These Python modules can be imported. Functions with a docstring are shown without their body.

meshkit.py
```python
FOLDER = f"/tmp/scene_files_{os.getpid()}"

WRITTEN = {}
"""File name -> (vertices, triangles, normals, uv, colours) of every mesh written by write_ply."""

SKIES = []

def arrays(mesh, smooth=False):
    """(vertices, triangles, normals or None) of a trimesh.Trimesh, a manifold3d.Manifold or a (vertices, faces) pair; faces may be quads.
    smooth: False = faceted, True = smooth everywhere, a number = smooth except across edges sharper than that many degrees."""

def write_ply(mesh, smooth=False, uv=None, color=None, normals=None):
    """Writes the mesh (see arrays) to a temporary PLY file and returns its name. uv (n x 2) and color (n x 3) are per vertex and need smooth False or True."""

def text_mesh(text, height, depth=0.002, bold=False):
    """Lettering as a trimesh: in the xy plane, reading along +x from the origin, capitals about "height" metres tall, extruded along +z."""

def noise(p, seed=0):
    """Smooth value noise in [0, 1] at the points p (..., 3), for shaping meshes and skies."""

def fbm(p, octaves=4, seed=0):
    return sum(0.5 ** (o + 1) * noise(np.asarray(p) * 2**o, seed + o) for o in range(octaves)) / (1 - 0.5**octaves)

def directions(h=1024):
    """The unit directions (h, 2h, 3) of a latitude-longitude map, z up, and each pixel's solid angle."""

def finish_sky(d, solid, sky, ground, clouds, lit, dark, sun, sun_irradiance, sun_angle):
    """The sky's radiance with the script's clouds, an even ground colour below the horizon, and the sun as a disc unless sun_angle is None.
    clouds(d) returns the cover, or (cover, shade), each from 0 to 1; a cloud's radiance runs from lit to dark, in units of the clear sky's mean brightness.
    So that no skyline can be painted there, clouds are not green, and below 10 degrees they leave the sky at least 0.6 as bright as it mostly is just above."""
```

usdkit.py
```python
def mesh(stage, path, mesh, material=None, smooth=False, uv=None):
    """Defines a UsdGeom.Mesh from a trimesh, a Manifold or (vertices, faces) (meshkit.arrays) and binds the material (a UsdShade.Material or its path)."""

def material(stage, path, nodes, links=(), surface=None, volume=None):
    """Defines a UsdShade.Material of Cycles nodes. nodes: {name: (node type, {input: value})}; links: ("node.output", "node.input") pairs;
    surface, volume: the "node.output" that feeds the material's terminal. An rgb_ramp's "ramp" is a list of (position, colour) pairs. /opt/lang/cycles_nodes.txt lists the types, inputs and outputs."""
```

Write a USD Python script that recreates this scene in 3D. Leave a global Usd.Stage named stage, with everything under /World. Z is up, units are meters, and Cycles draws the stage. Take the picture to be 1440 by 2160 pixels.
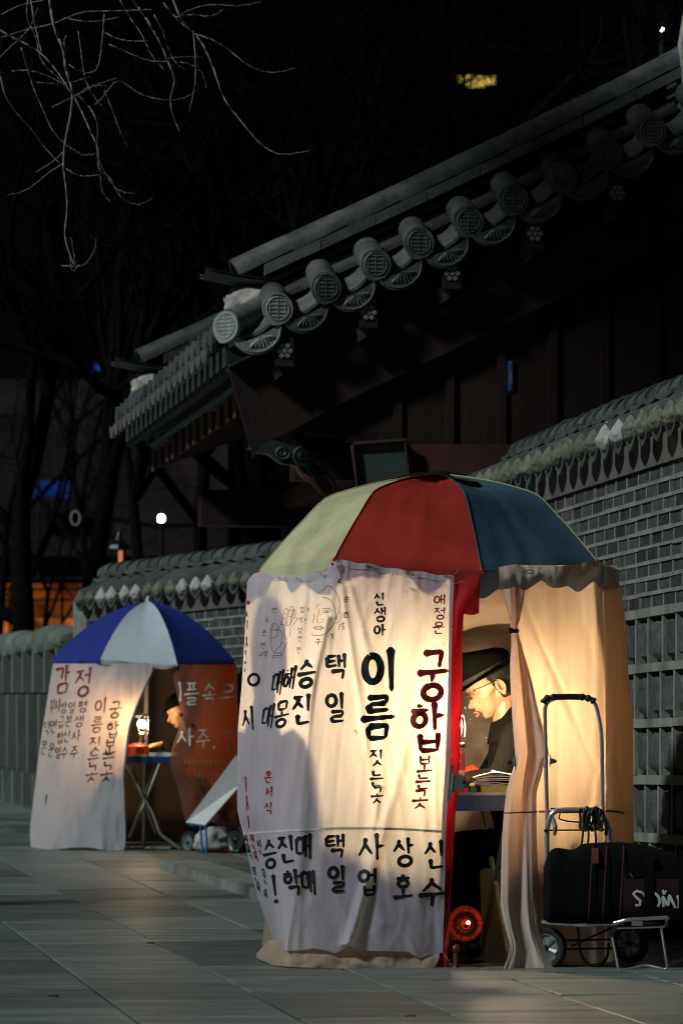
import math, random
import numpy as np
import trimesh, manifold3d
from scipy.interpolate import PchipInterpolator, CubicSpline
from pxr import Usd, UsdGeom, UsdLux, UsdShade, Gf, Sdf
import usdkit, meshkit

stage = Usd.Stage.CreateInMemory()
UsdGeom.SetStageUpAxis(stage, UsdGeom.Tokens.z)
UsdGeom.SetStageMetersPerUnit(stage, 1.0)
world = UsdGeom.Xform.Define(stage, '/World')
stage.SetDefaultPrim(world.GetPrim())
UsdGeom.Scope.Define(stage, '/World/Looks')

# ------------------------------------------------------------------ camera, sky, street light
CAMZ, F, HY = 0.83, 8200.0, 1630.0          # eye height, focal length and horizon in photograph pixels
cam = UsdGeom.Camera.Define(stage, '/World/camera')
cam.AddTranslateOp().Set((0, 0, CAMZ))
cam.AddRotateXOp().Set(90)
cam.CreateFocalLengthAttr(85.0)
cam.CreateHorizontalApertureAttr(85.0 * 1440 / F)
cam.CreateVerticalApertureAttr(85.0 * 2160 / F)
cam.CreateVerticalApertureOffsetAttr(85.0 * (HY - 1080) / F)
cam.CreateFStopAttr(3.4)
cam.CreateFocusDistanceAttr(17.6)
cam.CreateClippingRangeAttr(Gf.Vec2f(0.5, 2000))
cam.CreateExposureAttr(0.0)

SUN = np.array([-0.66, -0.42, 0.62]); SUN = SUN / np.linalg.norm(SUN)
sky = UsdLux.DomeLight.Define(stage, '/World/sky')
skym = usdkit.material(stage, '/World/Looks/night_sky', {
    's': ('sky_texture', {'sky_type': 'single_scattering', 'sun_disc': False, 'sun_elevation': 0.06, 'sun_rotation': float(math.atan2(SUN[0], SUN[1])), 'altitude': 50.0}),
    'h': ('hsv', {'saturation': 0.45, 'value': 1.0}),
    'b': ('background_shader', {'strength': 0.0008})}, [('s.color', 'h.color'), ('h.color', 'b.color')], surface='b.background')
UsdShade.MaterialBindingAPI.Apply(sky.GetPrim()).Bind(skym)
sky.GetPrim().SetCustomDataByKey('kind', 'structure')
sun = UsdLux.DistantLight.Define(stage, '/World/street_glow')
sun.CreateIntensityAttr(0.52)
sun.CreateNormalizeAttr(True)
sun.CreateAngleAttr(5.0)
sun.CreateColorAttr(Gf.Vec3f(0.90, 1.0, 0.965))
z = Gf.Vec3d(*map(float, SUN)); up = Gf.Vec3d(0, 0, 1)
xa = (up ^ z).GetNormalized(); ya = z ^ xa
sun.AddTransformOp().Set(Gf.Matrix4d(xa[0], xa[1], xa[2], 0, ya[0], ya[1], ya[2], 0, z[0], z[1], z[2], 0, 0, 0, 0, 1))

# ------------------------------------------------------------------ helpers: names, things, parts
used = {}
bases = {}
def numbered(parent, name):
    k = (parent, name)
    n = used.get(k, 0); used[k] = n + 1
    return name if n == 0 else '%s_%03d' % (name, n)
def data(p, **kw):
    for k, v in kw.items():
        if v: p.SetCustomDataByKey(k, v)
    return p
def thing(name, label, cat, base=(0, 0, 0), group=None, kind=None):
    path = '/World/' + numbered('/World', name)
    x = UsdGeom.Xform.Define(stage, path)
    x.AddTranslateOp().Set(tuple(map(float, base)))
    bases[path] = np.array(base, float)
    data(x.GetPrim(), label=label, category=cat, group=group, kind=kind)
    return path
def part(parent, name, mesh, mat, smooth=False, label=None, kind=None):
    """A mesh given in world coordinates, as a child of a thing or of a part."""
    path = parent + '/' + numbered(parent, name)
    b = bases.get(parent, np.zeros(3)); bases[path] = b
    v, f = arr(mesh)
    u_, f = np.unique(f, return_inverse=True); v = v[u_]; f = f.reshape(-1, 3)
    m = usdkit.mesh(stage, path, (v - b, f), L[mat] if isinstance(mat, str) else mat, smooth)
    m.CreateDoubleSidedAttr(True)
    data(m.GetPrim(), label=label, kind=kind)
    return path
def solo(name, mesh, mat, label=None, cat=None, smooth=False, group=None, kind=None):
    path = '/World/' + numbered('/World', name)
    m = usdkit.mesh(stage, path, mesh, L[mat] if isinstance(mat, str) else mat, smooth)
    bases[path] = np.zeros(3)
    data(m.GetPrim(), label=label, category=cat, group=group, kind=kind)
    return path
def copy(src, loc, label, cat, group=None, rotz=0, scale=1.0, kind=None):
    path = '/World/' + numbered('/World', src.split('/')[-1].rstrip('0123456789').rstrip('_'))
    x = UsdGeom.Xform.Define(stage, path)
    x.GetPrim().GetReferences().AddInternalReference(src)
    x.ClearXformOpOrder()
    x.AddTranslateOp().Set(tuple(map(float, loc)))
    x.AddRotateZOp().Set(float(rotz))
    x.AddScaleOp().Set((scale,) * 3)
    x.GetPrim().SetInstanceable(True)
    data(x.GetPrim(), label=label, category=cat, group=group, kind=kind)
    return path

# ------------------------------------------------------------------ helpers: shapes (all return (vertices, triangles))
def arr(m):
    if isinstance(m, list): return join(m)
    if isinstance(m, tuple):
        v, f = np.asarray(m[0], float), np.asarray(m[1], int)
        if f.shape[1] == 4: f = np.vstack([f[:, [0, 1, 2]], f[:, [0, 2, 3]]])
        return v, f
    v, f, _ = meshkit.arrays(m)
    return v, f
def join(ms):
    vs, fs, n = [], [], 0
    for m in ms:
        v, f = arr(m); vs.append(v); fs.append(f + n); n += len(v)
    return np.vstack(vs), np.vstack(fs)
def P(px, py, Y):
    px, py, Y = np.broadcast_arrays(np.asarray(px, float), np.asarray(py, float), np.asarray(Y, float))
    return np.stack([(px - 720) * Y / F, Y, CAMZ + (HY - py) * Y / F], -1)
def unit(a):
    a = np.asarray(a, float); return a / (np.linalg.norm(a) + 1e-12)
BOXF = np.array([[0, 2, 3], [0, 3, 1], [4, 5, 7], [4, 7, 6], [0, 1, 5], [0, 5, 4], [2, 6, 7], [2, 7, 3], [0, 4, 6], [0, 6, 2], [1, 3, 7], [1, 7, 5]])
def frame_box(o, a, b, c):
    """Box with corner o and edge vectors a, b, c (right-handed)."""
    o, a, b, c = map(lambda q: np.asarray(q, float), (o, a, b, c))
    return np.array([o + i * a + j * b + k * c for k in (0, 1) for j in (0, 1) for i in (0, 1)]), BOXF
def cbox(c, s, rz=0.0):
    c, s = np.asarray(c, float), np.asarray(s, float)
    ca, sa = math.cos(rz), math.sin(rz)
    a, b, d = np.array([ca, sa, 0]) * s[0], np.array([-sa, ca, 0]) * s[1], np.array([0, 0, 1.0]) * s[2]
    return frame_box(c - (a + b + d) / 2, a, b, d)
def tube(pts, r, sides=8, caps=True):
    p = np.asarray(pts, float); n = len(p)
    t = np.gradient(p, axis=0); t /= np.linalg.norm(t, axis=1, keepdims=True) + 1e-12
    a = np.zeros_like(p)
    a[0] = np.cross(t[0], [0, 0, 1.0] if abs(t[0, 2]) < .9 else [1.0, 0, 0])
    for i in range(1, n):
        a[i] = a[i - 1] - t[i] * (a[i - 1] @ t[i])
        a[i] /= np.linalg.norm(a[i]) + 1e-12
    a[0] /= np.linalg.norm(a[0]) + 1e-12
    b = np.cross(t, a); an = np.arange(sides) * 2 * np.pi / sides
    r = np.broadcast_to(np.asarray(r, float), (n,))
    v = p[:, None] + r[:, None, None] * (np.cos(an)[None, :, None] * a[:, None] + np.sin(an)[None, :, None] * b[:, None])
    i, j = np.meshgrid(np.arange(n - 1), np.arange(sides), indexing='ij')
    q = np.stack([i * sides + j, i * sides + (j + 1) % sides, (i + 1) * sides + (j + 1) % sides, (i + 1) * sides + j], -1).reshape(-1, 4)
    f = np.vstack([q[:, [0, 1, 2]], q[:, [0, 2, 3]]])
    v = v.reshape(-1, 3)
    if caps:
        k = len(v); v = np.vstack([v, p[:1], p[-1:]]); j = np.arange(sides); e = (n - 1) * sides
        f = np.vstack([f, np.stack([np.full(sides, k), (j + 1) % sides, j], 1), np.stack([np.full(sides, k + 1), e + j, e + (j + 1) % sides], 1)])
    return v, f
def spline(pts, n=24):
    p = np.asarray(pts, float)
    d = np.r_[0, np.cumsum(np.linalg.norm(np.diff(p, axis=0), axis=1))]
    if len(p) < 3: return np.stack([np.interp(np.linspace(0, d[-1], n), d, p[:, k]) for k in range(p.shape[1])], 1)
    return CubicSpline(d, p, bc_type='natural')(np.linspace(0, d[-1], n))
def rail(pts, n=60):
    """A polyline resampled evenly, corners kept."""
    p = np.asarray(pts, float); d = np.r_[0, np.cumsum(np.linalg.norm(np.diff(p, axis=0), axis=1))]
    return np.stack([np.interp(np.linspace(0, d[-1], n), d, p[:, k]) for k in range(p.shape[1])], 1)
def fillet(pts, r, n=6):
    p = [np.asarray(q, float) for q in pts]; out = [p[0]]
    for i in range(1, len(p) - 1):
        a, b, c = p[i - 1], p[i], p[i + 1]
        ra = min(r, np.linalg.norm(a - b) * .45, np.linalg.norm(c - b) * .45)
        s, e = b + unit(a - b) * ra, b + unit(c - b) * ra
        for k in np.linspace(0, 1, n): out.append((1 - k) ** 2 * s + 2 * k * (1 - k) * b + k * k * e)
    out.append(p[-1]); return np.array(out)
def lathe(profile, o, axis=(0, 0, 1), seg=24):
    """Revolve (radius, height) pairs about an axis through o."""
    pr = np.asarray(profile, float); ax = unit(axis)
    a = unit(np.cross(ax, [0, 0, 1.0] if abs(ax[2]) < .9 else [1.0, 0, 0])); b = np.cross(ax, a)
    an = np.arange(seg) * 2 * np.pi / seg
    ring = np.cos(an)[:, None] * a + np.sin(an)[:, None] * b
    v = (np.asarray(o, float) + pr[:, 1][:, None, None] * ax + pr[:, 0][:, None, None] * ring[None]).reshape(-1, 3)
    n = len(pr); i, j = np.meshgrid(np.arange(n - 1), np.arange(seg), indexing='ij')
    q = np.stack([i * seg + j, i * seg + (j + 1) % seg, (i + 1) * seg + (j + 1) % seg, (i + 1) * seg + j], -1).reshape(-1, 4)
    return v, np.vstack([q[:, [0, 1, 2]], q[:, [0, 2, 3]]])
def cyl(a, b, r, seg=12):
    a, b = np.asarray(a, float), np.asarray(b, float)
    return tube(np.array([a, b]), r, seg)
def ball(c, r, sub=2, s=(1, 1, 1)):
    m = trimesh.creation.icosphere(sub, r); return np.array(m.vertices) * np.asarray(s) + np.asarray(c, float), np.array(m.faces)
def gridf(nv, nu):
    i, j = np.meshgrid(np.arange(nv - 1), np.arange(nu - 1), indexing='ij')
    q = np.stack([i * nu + j, (i + 1) * nu + j, (i + 1) * nu + j + 1, i * nu + j + 1], -1).reshape(-1, 4)
    return np.vstack([q[:, [0, 1, 2]], q[:, [0, 2, 3]]])
def loft(ctrl, nu=60, nv=60, wr=None):
    """Smooth sheet through a grid of control points (rows, columns, 3); wr(u, v, points) returns a displacement in metres along -y."""
    c = np.asarray(ctrl, float)
    a = PchipInterpolator(np.linspace(0, 1, c.shape[0]), c, axis=0)(np.linspace(0, 1, nv))
    a = PchipInterpolator(np.linspace(0, 1, c.shape[1]), a, axis=1)(np.linspace(0, 1, nu))
    if wr is not None:
        v, u = np.meshgrid(np.linspace(0, 1, nv), np.linspace(0, 1, nu), indexing='ij')
        du, dv = np.gradient(a, axis=1), np.gradient(a, axis=0)
        nrm = np.cross(du, dv); nrm /= np.linalg.norm(nrm, axis=-1, keepdims=True) + 1e-12
        a = a + nrm * wr(u, v, a)[..., None]
    return a.reshape(-1, 3), gridf(nv, nu)
def N2(x, y, seed=0):
    x, y = np.broadcast_arrays(np.asarray(x, float), np.asarray(y, float))
    return meshkit.noise(np.stack([x, y, np.full(x.shape, 0.37)], -1), seed) - .5
def extrude(poly, o, ax, ay, depth):
    """Outline poly (2-D) placed at o with axes ax, ay and thickness vector depth."""
    from shapely.geometry import Polygon
    pg = Polygon(np.asarray(poly, float))
    if not pg.is_valid: pg = pg.buffer(0)
    if pg.geom_type != 'Polygon': pg = max(pg.geoms, key=lambda g: g.area)
    m = trimesh.creation.extrude_polygon(pg, 1.0, engine='earcut')
    v = np.array(m.vertices)
    v = np.asarray(o, float) + v[:, :1] * np.asarray(ax, float) + v[:, 1:2] * np.asarray(ay, float) + v[:, 2:3] * np.asarray(depth, float)
    return v, np.array(m.faces)
def blob(chains, edge=0.012, it=6):
    """Continuous body from chains of (point, radius): hulls of neighbouring spheres, united, refined and smoothed."""
    acc = manifold3d.Manifold()
    for ch in chains:
        sp = [manifold3d.Manifold.sphere(r, 20).translate(tuple(map(float, p))) for p, r in ch]
        for a, b in zip(sp[:-1], sp[1:]): acc = acc + manifold3d.Manifold.batch_hull([a, b])
        if len(sp) == 1: acc = acc + sp[0]
    acc = acc.refine_to_length(edge)
    m = acc.to_mesh()
    t = trimesh.Trimesh(m.vert_properties[:, :3], m.tri_verts, process=True)
    trimesh.smoothing.filter_taubin(t, lamb=.5, nu=.53, iterations=it * 3)
    return np.array(t.vertices), np.array(t.faces)

# ------------------------------------------------------------------ materials
L = {}
def mat(name, col, rough=.65, var=.18, scale=9.0, metal=0.0, bump=0.0, bscale=90.0, spec=.4, stretch=(1, 1, 1), rnd=0.0, col2=None, coat=0.0, detail=5.0):
    col = np.array(col, float); c2 = np.array(col2, float) if col2 is not None else col * (1 + var)
    nodes = {'g': ('geometry', {}), 'm': ('mapping', {'scale': stretch}),
             'n': ('noise_texture', {'scale': scale, 'detail': detail, 'roughness': .62}),
             'r': ('rgb_ramp', {'ramp': [(.28, tuple(np.clip(col * (1 - var), 0, 1))), (.52, tuple(col)), (.75, tuple(np.clip(c2, 0, 1)))]}),
             'p': ('principled_bsdf', {'roughness': rough, 'metallic': metal, 'specular_ior_level': spec, 'coat_weight': coat})}
    links = [('g.position', 'm.vector'), ('m.vector', 'n.vector'), ('n.fac', 'r.fac')]
    out = 'r.color'
    if rnd:
        nodes.update({'oi': ('object_info', {}), 'mr': ('map_range', {'to_min': 1 - rnd, 'to_max': 1 + rnd}), 'mul': ('vector_math', {'math_type': 'scale'})})
        links += [('oi.random', 'mr.value'), ('r.color', 'mul.vector1'), ('mr.result', 'mul.scale')]
        out = 'mul.vector'
    links.append((out, 'p.base_color'))
    if bump:
        nodes.update({'n2': ('noise_texture', {'scale': bscale, 'detail': 4.0, 'roughness': .6}), 'b': ('bump', {'strength': min(1.0, bump), 'distance': .01})})
        links += [('m.vector', 'n2.vector'), ('n2.fac', 'b.height'), ('b.normal', 'p.normal')]
    L[name] = usdkit.material(stage, '/World/Looks/' + name, nodes, links, surface='p.BSDF')
def cloth(name, col, trans=.45, var=.1, scale=5.0, tcol=None, weave=420.0, stretch=(1, 1, .35)):
    """Thin fabric: light passes through it."""
    col = np.array(col, float); tcol = col if tcol is None else np.array(tcol, float)
    nodes = {'g': ('geometry', {}), 'm': ('mapping', {'scale': stretch}), 'n': ('noise_texture', {'scale': scale, 'detail': 6.0, 'roughness': .65}),
             'r': ('rgb_ramp', {'ramp': [(.3, tuple(col * (1 - var))), (.55, tuple(col)), (.75, tuple(np.clip(col * (1 + var * .5), 0, 1)))]}),
             't': ('rgb_ramp', {'ramp': [(.3, tuple(tcol * (1 - var))), (.55, tuple(tcol)), (.75, tuple(np.clip(tcol * (1 + var * .5), 0, 1)))]}),
             'n2': ('noise_texture', {'scale': weave, 'detail': 2.0}), 'b': ('bump', {'strength': .12, 'distance': .004}),
             'd': ('principled_bsdf', {'roughness': .75, 'specular_ior_level': .2, 'sheen_weight': 0.0}), 'tr': ('translucent_bsdf', {}), 'x': ('mix_closure', {'fac': trans})}
    links = [('g.position', 'm.vector'), ('m.vector', 'n.vector'), ('n.fac', 'r.fac'), ('n.fac', 't.fac'), ('r.color', 'd.base_color'), ('t.color', 'tr.color'),
             ('g.position', 'n2.vector'), ('n2.fac', 'b.height'), ('b.normal', 'd.normal'), ('d.BSDF', 'x.closure1'), ('tr.BSDF', 'x.closure2')]
    L[name] = usdkit.material(stage, '/World/Looks/' + name, nodes, links, surface='x.closure')
def glow(name, col, strength):
    L[name] = usdkit.material(stage, '/World/Looks/' + name, {'e': ('emission', {'color': col, 'strength': float(strength)})}, surface='e.emission')
def clear(name, col=(1, 1, 1), rough=.05, ior=1.45):
    L[name] = usdkit.material(stage, '/World/Looks/' + name, {'f': ('fresnel', {'IOR': ior}), 't': ('transparent_bsdf', {'color': col}), 'g': ('glossy_bsdf', {'roughness': rough, 'color': (1, 1, 1)}), 'x': ('mix_closure', {})},
        [('f.fac', 'x.fac'), ('t.BSDF', 'x.closure1'), ('g.BSDF', 'x.closure2')], surface='x.closure')

cloth('far_lining', (.10, .075, .055), .08, .2, 4)
mat('asphalt', (.07, .072, .07), .7, .3, 3, bump=.3, bscale=60)
mat('paver', (.175, .205, .20), .42, .55, 3.2, bump=.8, bscale=110, detail=9.0, rnd=.14, spec=.34, stretch=(.5, 3.0, 1))
mat('paver_dark', (.118, .142, .14), .44, .55, 3.2, bump=.8, bscale=110, detail=9.0, rnd=.14, spec=.34, stretch=(.5, 3.0, 1))
mat('joint', (.014, .015, .014), .95, spec=.05)
mat('granite', (.2, .205, .19), .75, .4, 6, bump=.6, bscale=70, rnd=.1)
mat('stone', (.07, .08, .083), .8, .55, 22, bump=1.0, bscale=55, rnd=.22, spec=.5)
mat('brick', (.050, .053, .055), .75, .6, 12, bump=.6, bscale=60, rnd=.45)
mat('mortar', (.215, .22, .20), .85, .5, 5, bump=.5, bscale=70, stretch=(1, 1, .4))
mat('mortar_band', (.11, .10, .095), .88, .4, 6, bump=.5, bscale=60, stretch=(1, 1, .3))
mat('wall_tile', (.075, .088, .086), .62, .5, 8, bump=.4, bscale=60, rnd=.25)
mat('tile_lit', (.26, .28, .27), .55, .3, 10, bump=.4, bscale=50, rnd=.1)  # street light on the leftmost tile ends, painted in as a paler colour
mat('tile', (.085, .096, .097), .55, .65, 7, bump=.4, bscale=50, rnd=.2)
mat('tile_dark', (.04, .047, .045), .6, .45, 10, bump=.4, bscale=50, rnd=.2)
mat('tile_pale', (.11, .128, .125), .55, .35, 10, bump=.4, bscale=50, rnd=.15)
mat('plaster', (.42, .39, .35), .85, .35, 14, bump=.6, bscale=40)
mat('cap_mortar', (.15, .15, .115), .9, .5, 30, bump=.9, bscale=60, rnd=.2)
mat('cap_white', (.40, .39, .385), .85, .25, 25, bump=.6, bscale=50)
mat('brown_wood', (.018, .0075, .005), .65, .4, 4, bump=.3, bscale=40, stretch=(3, 3, .4), rnd=.15)
mat('red_wood', (.045, .013, .008), .6, .4, 4, rnd=.2)
mat('green_paint', (.008, .019, .014), .6, .45, 12, rnd=.2)
mat('teal_paint', (.024, .045, .045), .6, .3, 8)
mat('pink_paint', (.12, .05, .035), .6, .3, 8)
mat('white_paint', (.22, .22, .21), .6, .1)
mat('dark_wood', (.008, .006, .005), .7, .3)
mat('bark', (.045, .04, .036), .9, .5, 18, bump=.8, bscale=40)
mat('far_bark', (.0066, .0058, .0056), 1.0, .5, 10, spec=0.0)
mat('twig', (.16, .145, .11), .7, .4, 40)
mat('facade', (.034, .025, .028), 1.0, .75, .5, spec=0.0)
mat('facade_dark', (.0016, .0014, .0015), 1.0, .3, .4, spec=0.0)
mat('dark_block', (.045, .05, .05), .85, .35, 3, bump=.4, bscale=30, rnd=.15)
mat('concrete', (.14, .16, .145), .85, .35, 3, bump=.4, bscale=30, stretch=(1, 1, .4), rnd=.15)
# booth cloths
cloth('white_cloth', (.60, .575, .72), .48, .13, 6, tcol=(.86, .79, .65), stretch=(2.2, 2.2, .5))
cloth('peach_cloth', (.50, .39, .33), .48, .13, 6, tcol=(.84, .64, .45), stretch=(2.2, 2.2, .5))
cloth('drape_cloth', (.60, .49, .455), .22, .15, 7, tcol=(.62, .40, .28), stretch=(2.2, 2.2, .5))
cloth('flap_cloth', (.44, .37, .34), .14, .1, 5)
cloth('tan_cloth', (.30, .235, .17), .25, .14, 4, tcol=(.5, .36, .22))
cloth('red_strip', (.30, .012, .014), .35, .15, 8, tcol=(.20, .004, .006))
cloth('canopy_cream', (.52, .52, .33), .12, .26, 7)
cloth('canopy_red', (.36, .030, .018), .10, .26, 7)
cloth('canopy_blue', (.05, .115, .18), .10, .28, 7)
cloth('canopy_white', (.60, .68, .78), .15, .1, 5)
cloth('far_blue', (.022, .04, .26), .12, .12, 5)
cloth('far_white', (.66, .66, .74), .45, .1, 4, tcol=(.8, .6, .45))
cloth('brown_cloth', (.17, .062, .036), .32, .16, 3, tcol=(.5, .11, .03))
mat('ink', (.006, .007, .009), .5, .3, 30)
mat('ink_soft', (.045, .045, .05), .6, .2, 30)
mat('ink_red', (.24, .006, .01), .55, .5, 60, col2=(.42, .05, .06))
mat('chalk', (.62, .58, .55), .7, .2, 60)
mat('seam_red', (.30, .06, .04), .7)
mat('seam_gray', (.5, .48, .47), .7)
mat('black_plastic', (.008, .008, .009), .38, .2)
mat('black_cover', (.012, .013, .017), .3, .3, 20, bump=.6, bscale=20)
mat('rubber', (.01, .01, .01), .75, .2)
mat('chrome', (.70, .72, .78), .2, .1, metal=.82)
mat('steel', (.22, .26, .28), .35, .2, metal=.6)
mat('dull_steel', (.34, .34, .32), .5, .2, metal=.7)
mat('brass', (.45, .33, .15), .35, .2, metal=1.0)
mat('blue_metal', (.012, .045, .16), .4, .15)
mat('blue_paint', (.02, .13, .38), .5, .15)
mat('navy_fabric', (.0028, .0036, .0048), .95, .35, 40, bump=.6, bscale=300, spec=.12)
mat('maroon_fabric', (.018, .0035, .0035), .95, .3, 40, bump=.4, bscale=300)
mat('maroon_trim', (.09, .015, .018), .8, .2)
mat('print_white', (.55, .56, .58), .6, .1)
mat('skin', (.31, .165, .09), .46, .16, 60, spec=.45, bump=.18, bscale=180, detail=8.0)
mat('lip', (.36, .13, .10), .45, .1)
mat('hair', (.012, .011, .01), .55, .2)
mat('coat', (.0026, .0028, .002), .95, .3, 30, bump=.5, bscale=200, spec=.08)
mat('felt', (.0022, .0025, .0018), .95, .3, 30, spec=.05)
mat('felt_band', (.006, .0062, .005), .8, .3, 30)
mat('trousers', (.003, .003, .004), .95, .3, spec=.05)
mat('paper', (.72, .69, .60), .7, .08)
mat('paper_gray', (.48, .46, .44), .7, .1)
mat('yellow_box', (.42, .40, .08), .5, .25, 30)
mat('green_box', (.01, .06, .02), .55, .3)
mat('red_plastic', (.48, .025, .015), .4, .12)
mat('red_can', (.42, .028, .02), .32, .12, spec=.6)
mat('wood_knob', (.14, .025, .012), .35, .25, 20)
mat('reflector', (.34, .085, .035), .5, .3, 40, metal=.6)
mat('rafter_red', (.16, .05, .035), .7, .3)
mat('rafter_green', (.05, .11, .085), .7, .3)
mat('white_board', (.78, .78, .80), .22, .08, spec=.7)
mat('sack_white', (.32, .32, .33), .7, .15)
mat('ring_white', (.35, .36, .35), .6)
clear('clear_plastic', (.93, .92, .9), .12)
clear('glass', (1, 1, 1), .03)
clear('lens', (.9, .9, .88), .02, 1.6)
glow('mantle', (1.0, .745, .455), 1750.0)
glow('far_bulb', (1.0, .68, .36), 380.0)
glow('heater_coil', (1.0, .12, .03), .06)
glow('heater_spot', (1.0, .22, .09), 11.0)
glow('street_bulb', (1.0, .90, .66), 30.0)
glow('white_bulb', (1.0, .93, .84), 12.0)
glow('yellow_window', (.95, .70, .12), .75)
def patchy(name, col, lo, hi, scale):
    L[name] = usdkit.material(stage, '/World/Looks/' + name, {'g': ('geometry', {}), 'n': ('noise_texture', {'scale': scale, 'detail': 3.0}), 'm': ('map_range', {'from_min': .35, 'from_max': .7, 'to_min': lo, 'to_max': hi, 'clamp': True}), 'e': ('emission', {'color': col})},
        [('g.position', 'n.vector'), ('n.fac', 'm.value'), ('m.result', 'e.strength')], surface='e.emission')
patchy('orange_shop', (1.0, .24, .04), .03, .22, 1.6)
patchy('orange_shop_hot', (1.0, .28, .05), .05, .75, 2.2)
patchy('blue_sign', (.03, .13, .75), .04, .22, 2.0)
glow('blue_bright', (.04, .22, 1.0), .35)
glow('cyan_dot', (.45, .85, 1.0), .9)
glow('lantern_pane', (1.0, .36, .16), .55)
# ================================================================== ground
R = random.Random(7); rng = np.random.default_rng(7)
D = unit([-.1659, 1, 0]); E = np.array([D[1], -D[0], 0]); NW = -E      # along the wall, across the street, out of the wall
def gz(Y): return .0195 * (np.minimum(Y, 75.0) - 16.4)
ys = np.array([-6, 13, 30, 50, 75, 140, 400.0]); xs = np.array([-220, -30, -6, 0, 6, 30, 220.0])
gx, gy = np.meshgrid(xs, ys)
gv = np.stack([gx, gy, gz(gy) - .012], -1).reshape(-1, 3)
q = gridf(len(ys), len(xs))[:, ::-1]
solo('ground', (gv, q), 'asphalt', kind='structure')
pave = '/World/pavement'
UsdGeom.Xform.Define(stage, pave); data(stage.GetPrimAtPath(pave), kind='structure'); bases[pave] = np.zeros(3)
used[('/World', 'pavement')] = 1
def on_ground(a, b):
    """a along E from the reference joint, b along D."""
    p = np.array([-.127, 13.67, 0]) + E * a + D * b
    return p
bed = []
for b0, b1 in ((-4, 60),):
    A = [on_ground(a, b) for b in (b0, b1) for a in (-9, 4.2)]
    bv = np.array([[p[0], p[1], gz(p[1]) - .006] for p in A]); bed = (bv, np.array([[0, 1, 3], [0, 3, 2]]))
part(pave, 'joint_bed', bed, 'joint')
slabs = []
cw = .577
for k in range(-14, 7):
    b = -3.2 + R.random() * .8
    while b < 34:
        ln = R.choice([.78, .9, .9, 1.05, 1.2])
        slabs.append((k, b, ln)); b += ln
def slab(k, b, ln):
    j, ch = .006, .006
    a0, a1, b0, b1 = k * cw + j, (k + 1) * cw - j, b + j, b + ln - j
    tz = R.uniform(-.0012, .0012); tilt = R.uniform(-.0016, .0016); tl2 = R.uniform(-.0016, .0016)
    v = []
    for dz, i in ((-.014, 0), (0.0, 0), (.004, ch)):
        for aa, bb, sa, sb in ((a0 + i, b0 + i, -1, -1), (a1 - i, b0 + i, 1, -1), (a1 - i, b1 - i, 1, 1), (a0 + i, b1 - i, -1, 1)):
            p = on_ground(aa, bb); v.append([p[0], p[1], gz(p[1]) + dz + (tz + tilt * sa + tl2 * sb if dz >= 0 else 0)])
    f = []
    for r_ in (0, 4):
        for c in range(4): n = (c + 1) % 4; f += [[r_ + c, r_ + n, r_ + 4 + n], [r_ + c, r_ + 4 + n, r_ + 4 + c]]
    f += [[8, 9, 10], [8, 10, 11]]
    return np.array(v), np.array(f)
def seen(k, b, ln):
    p = on_ground((k + .5) * cw, b + ln / 2); px = 720 + p[0] / max(p[1], 1) * F
    return -150 < px < 1560 and p[1] > 12.6
vis = sorted([s for s in slabs if seen(*s)], key=lambda s: s[1])
for i, s in enumerate(vis[:300]):
    part(pave, 'paving_slab', slab(*s), 'paver' if R.random() < .68 else 'paver_dark')
rest = vis[300:] + [s for s in slabs if not seen(*s) and s[0] < 6]
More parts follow.
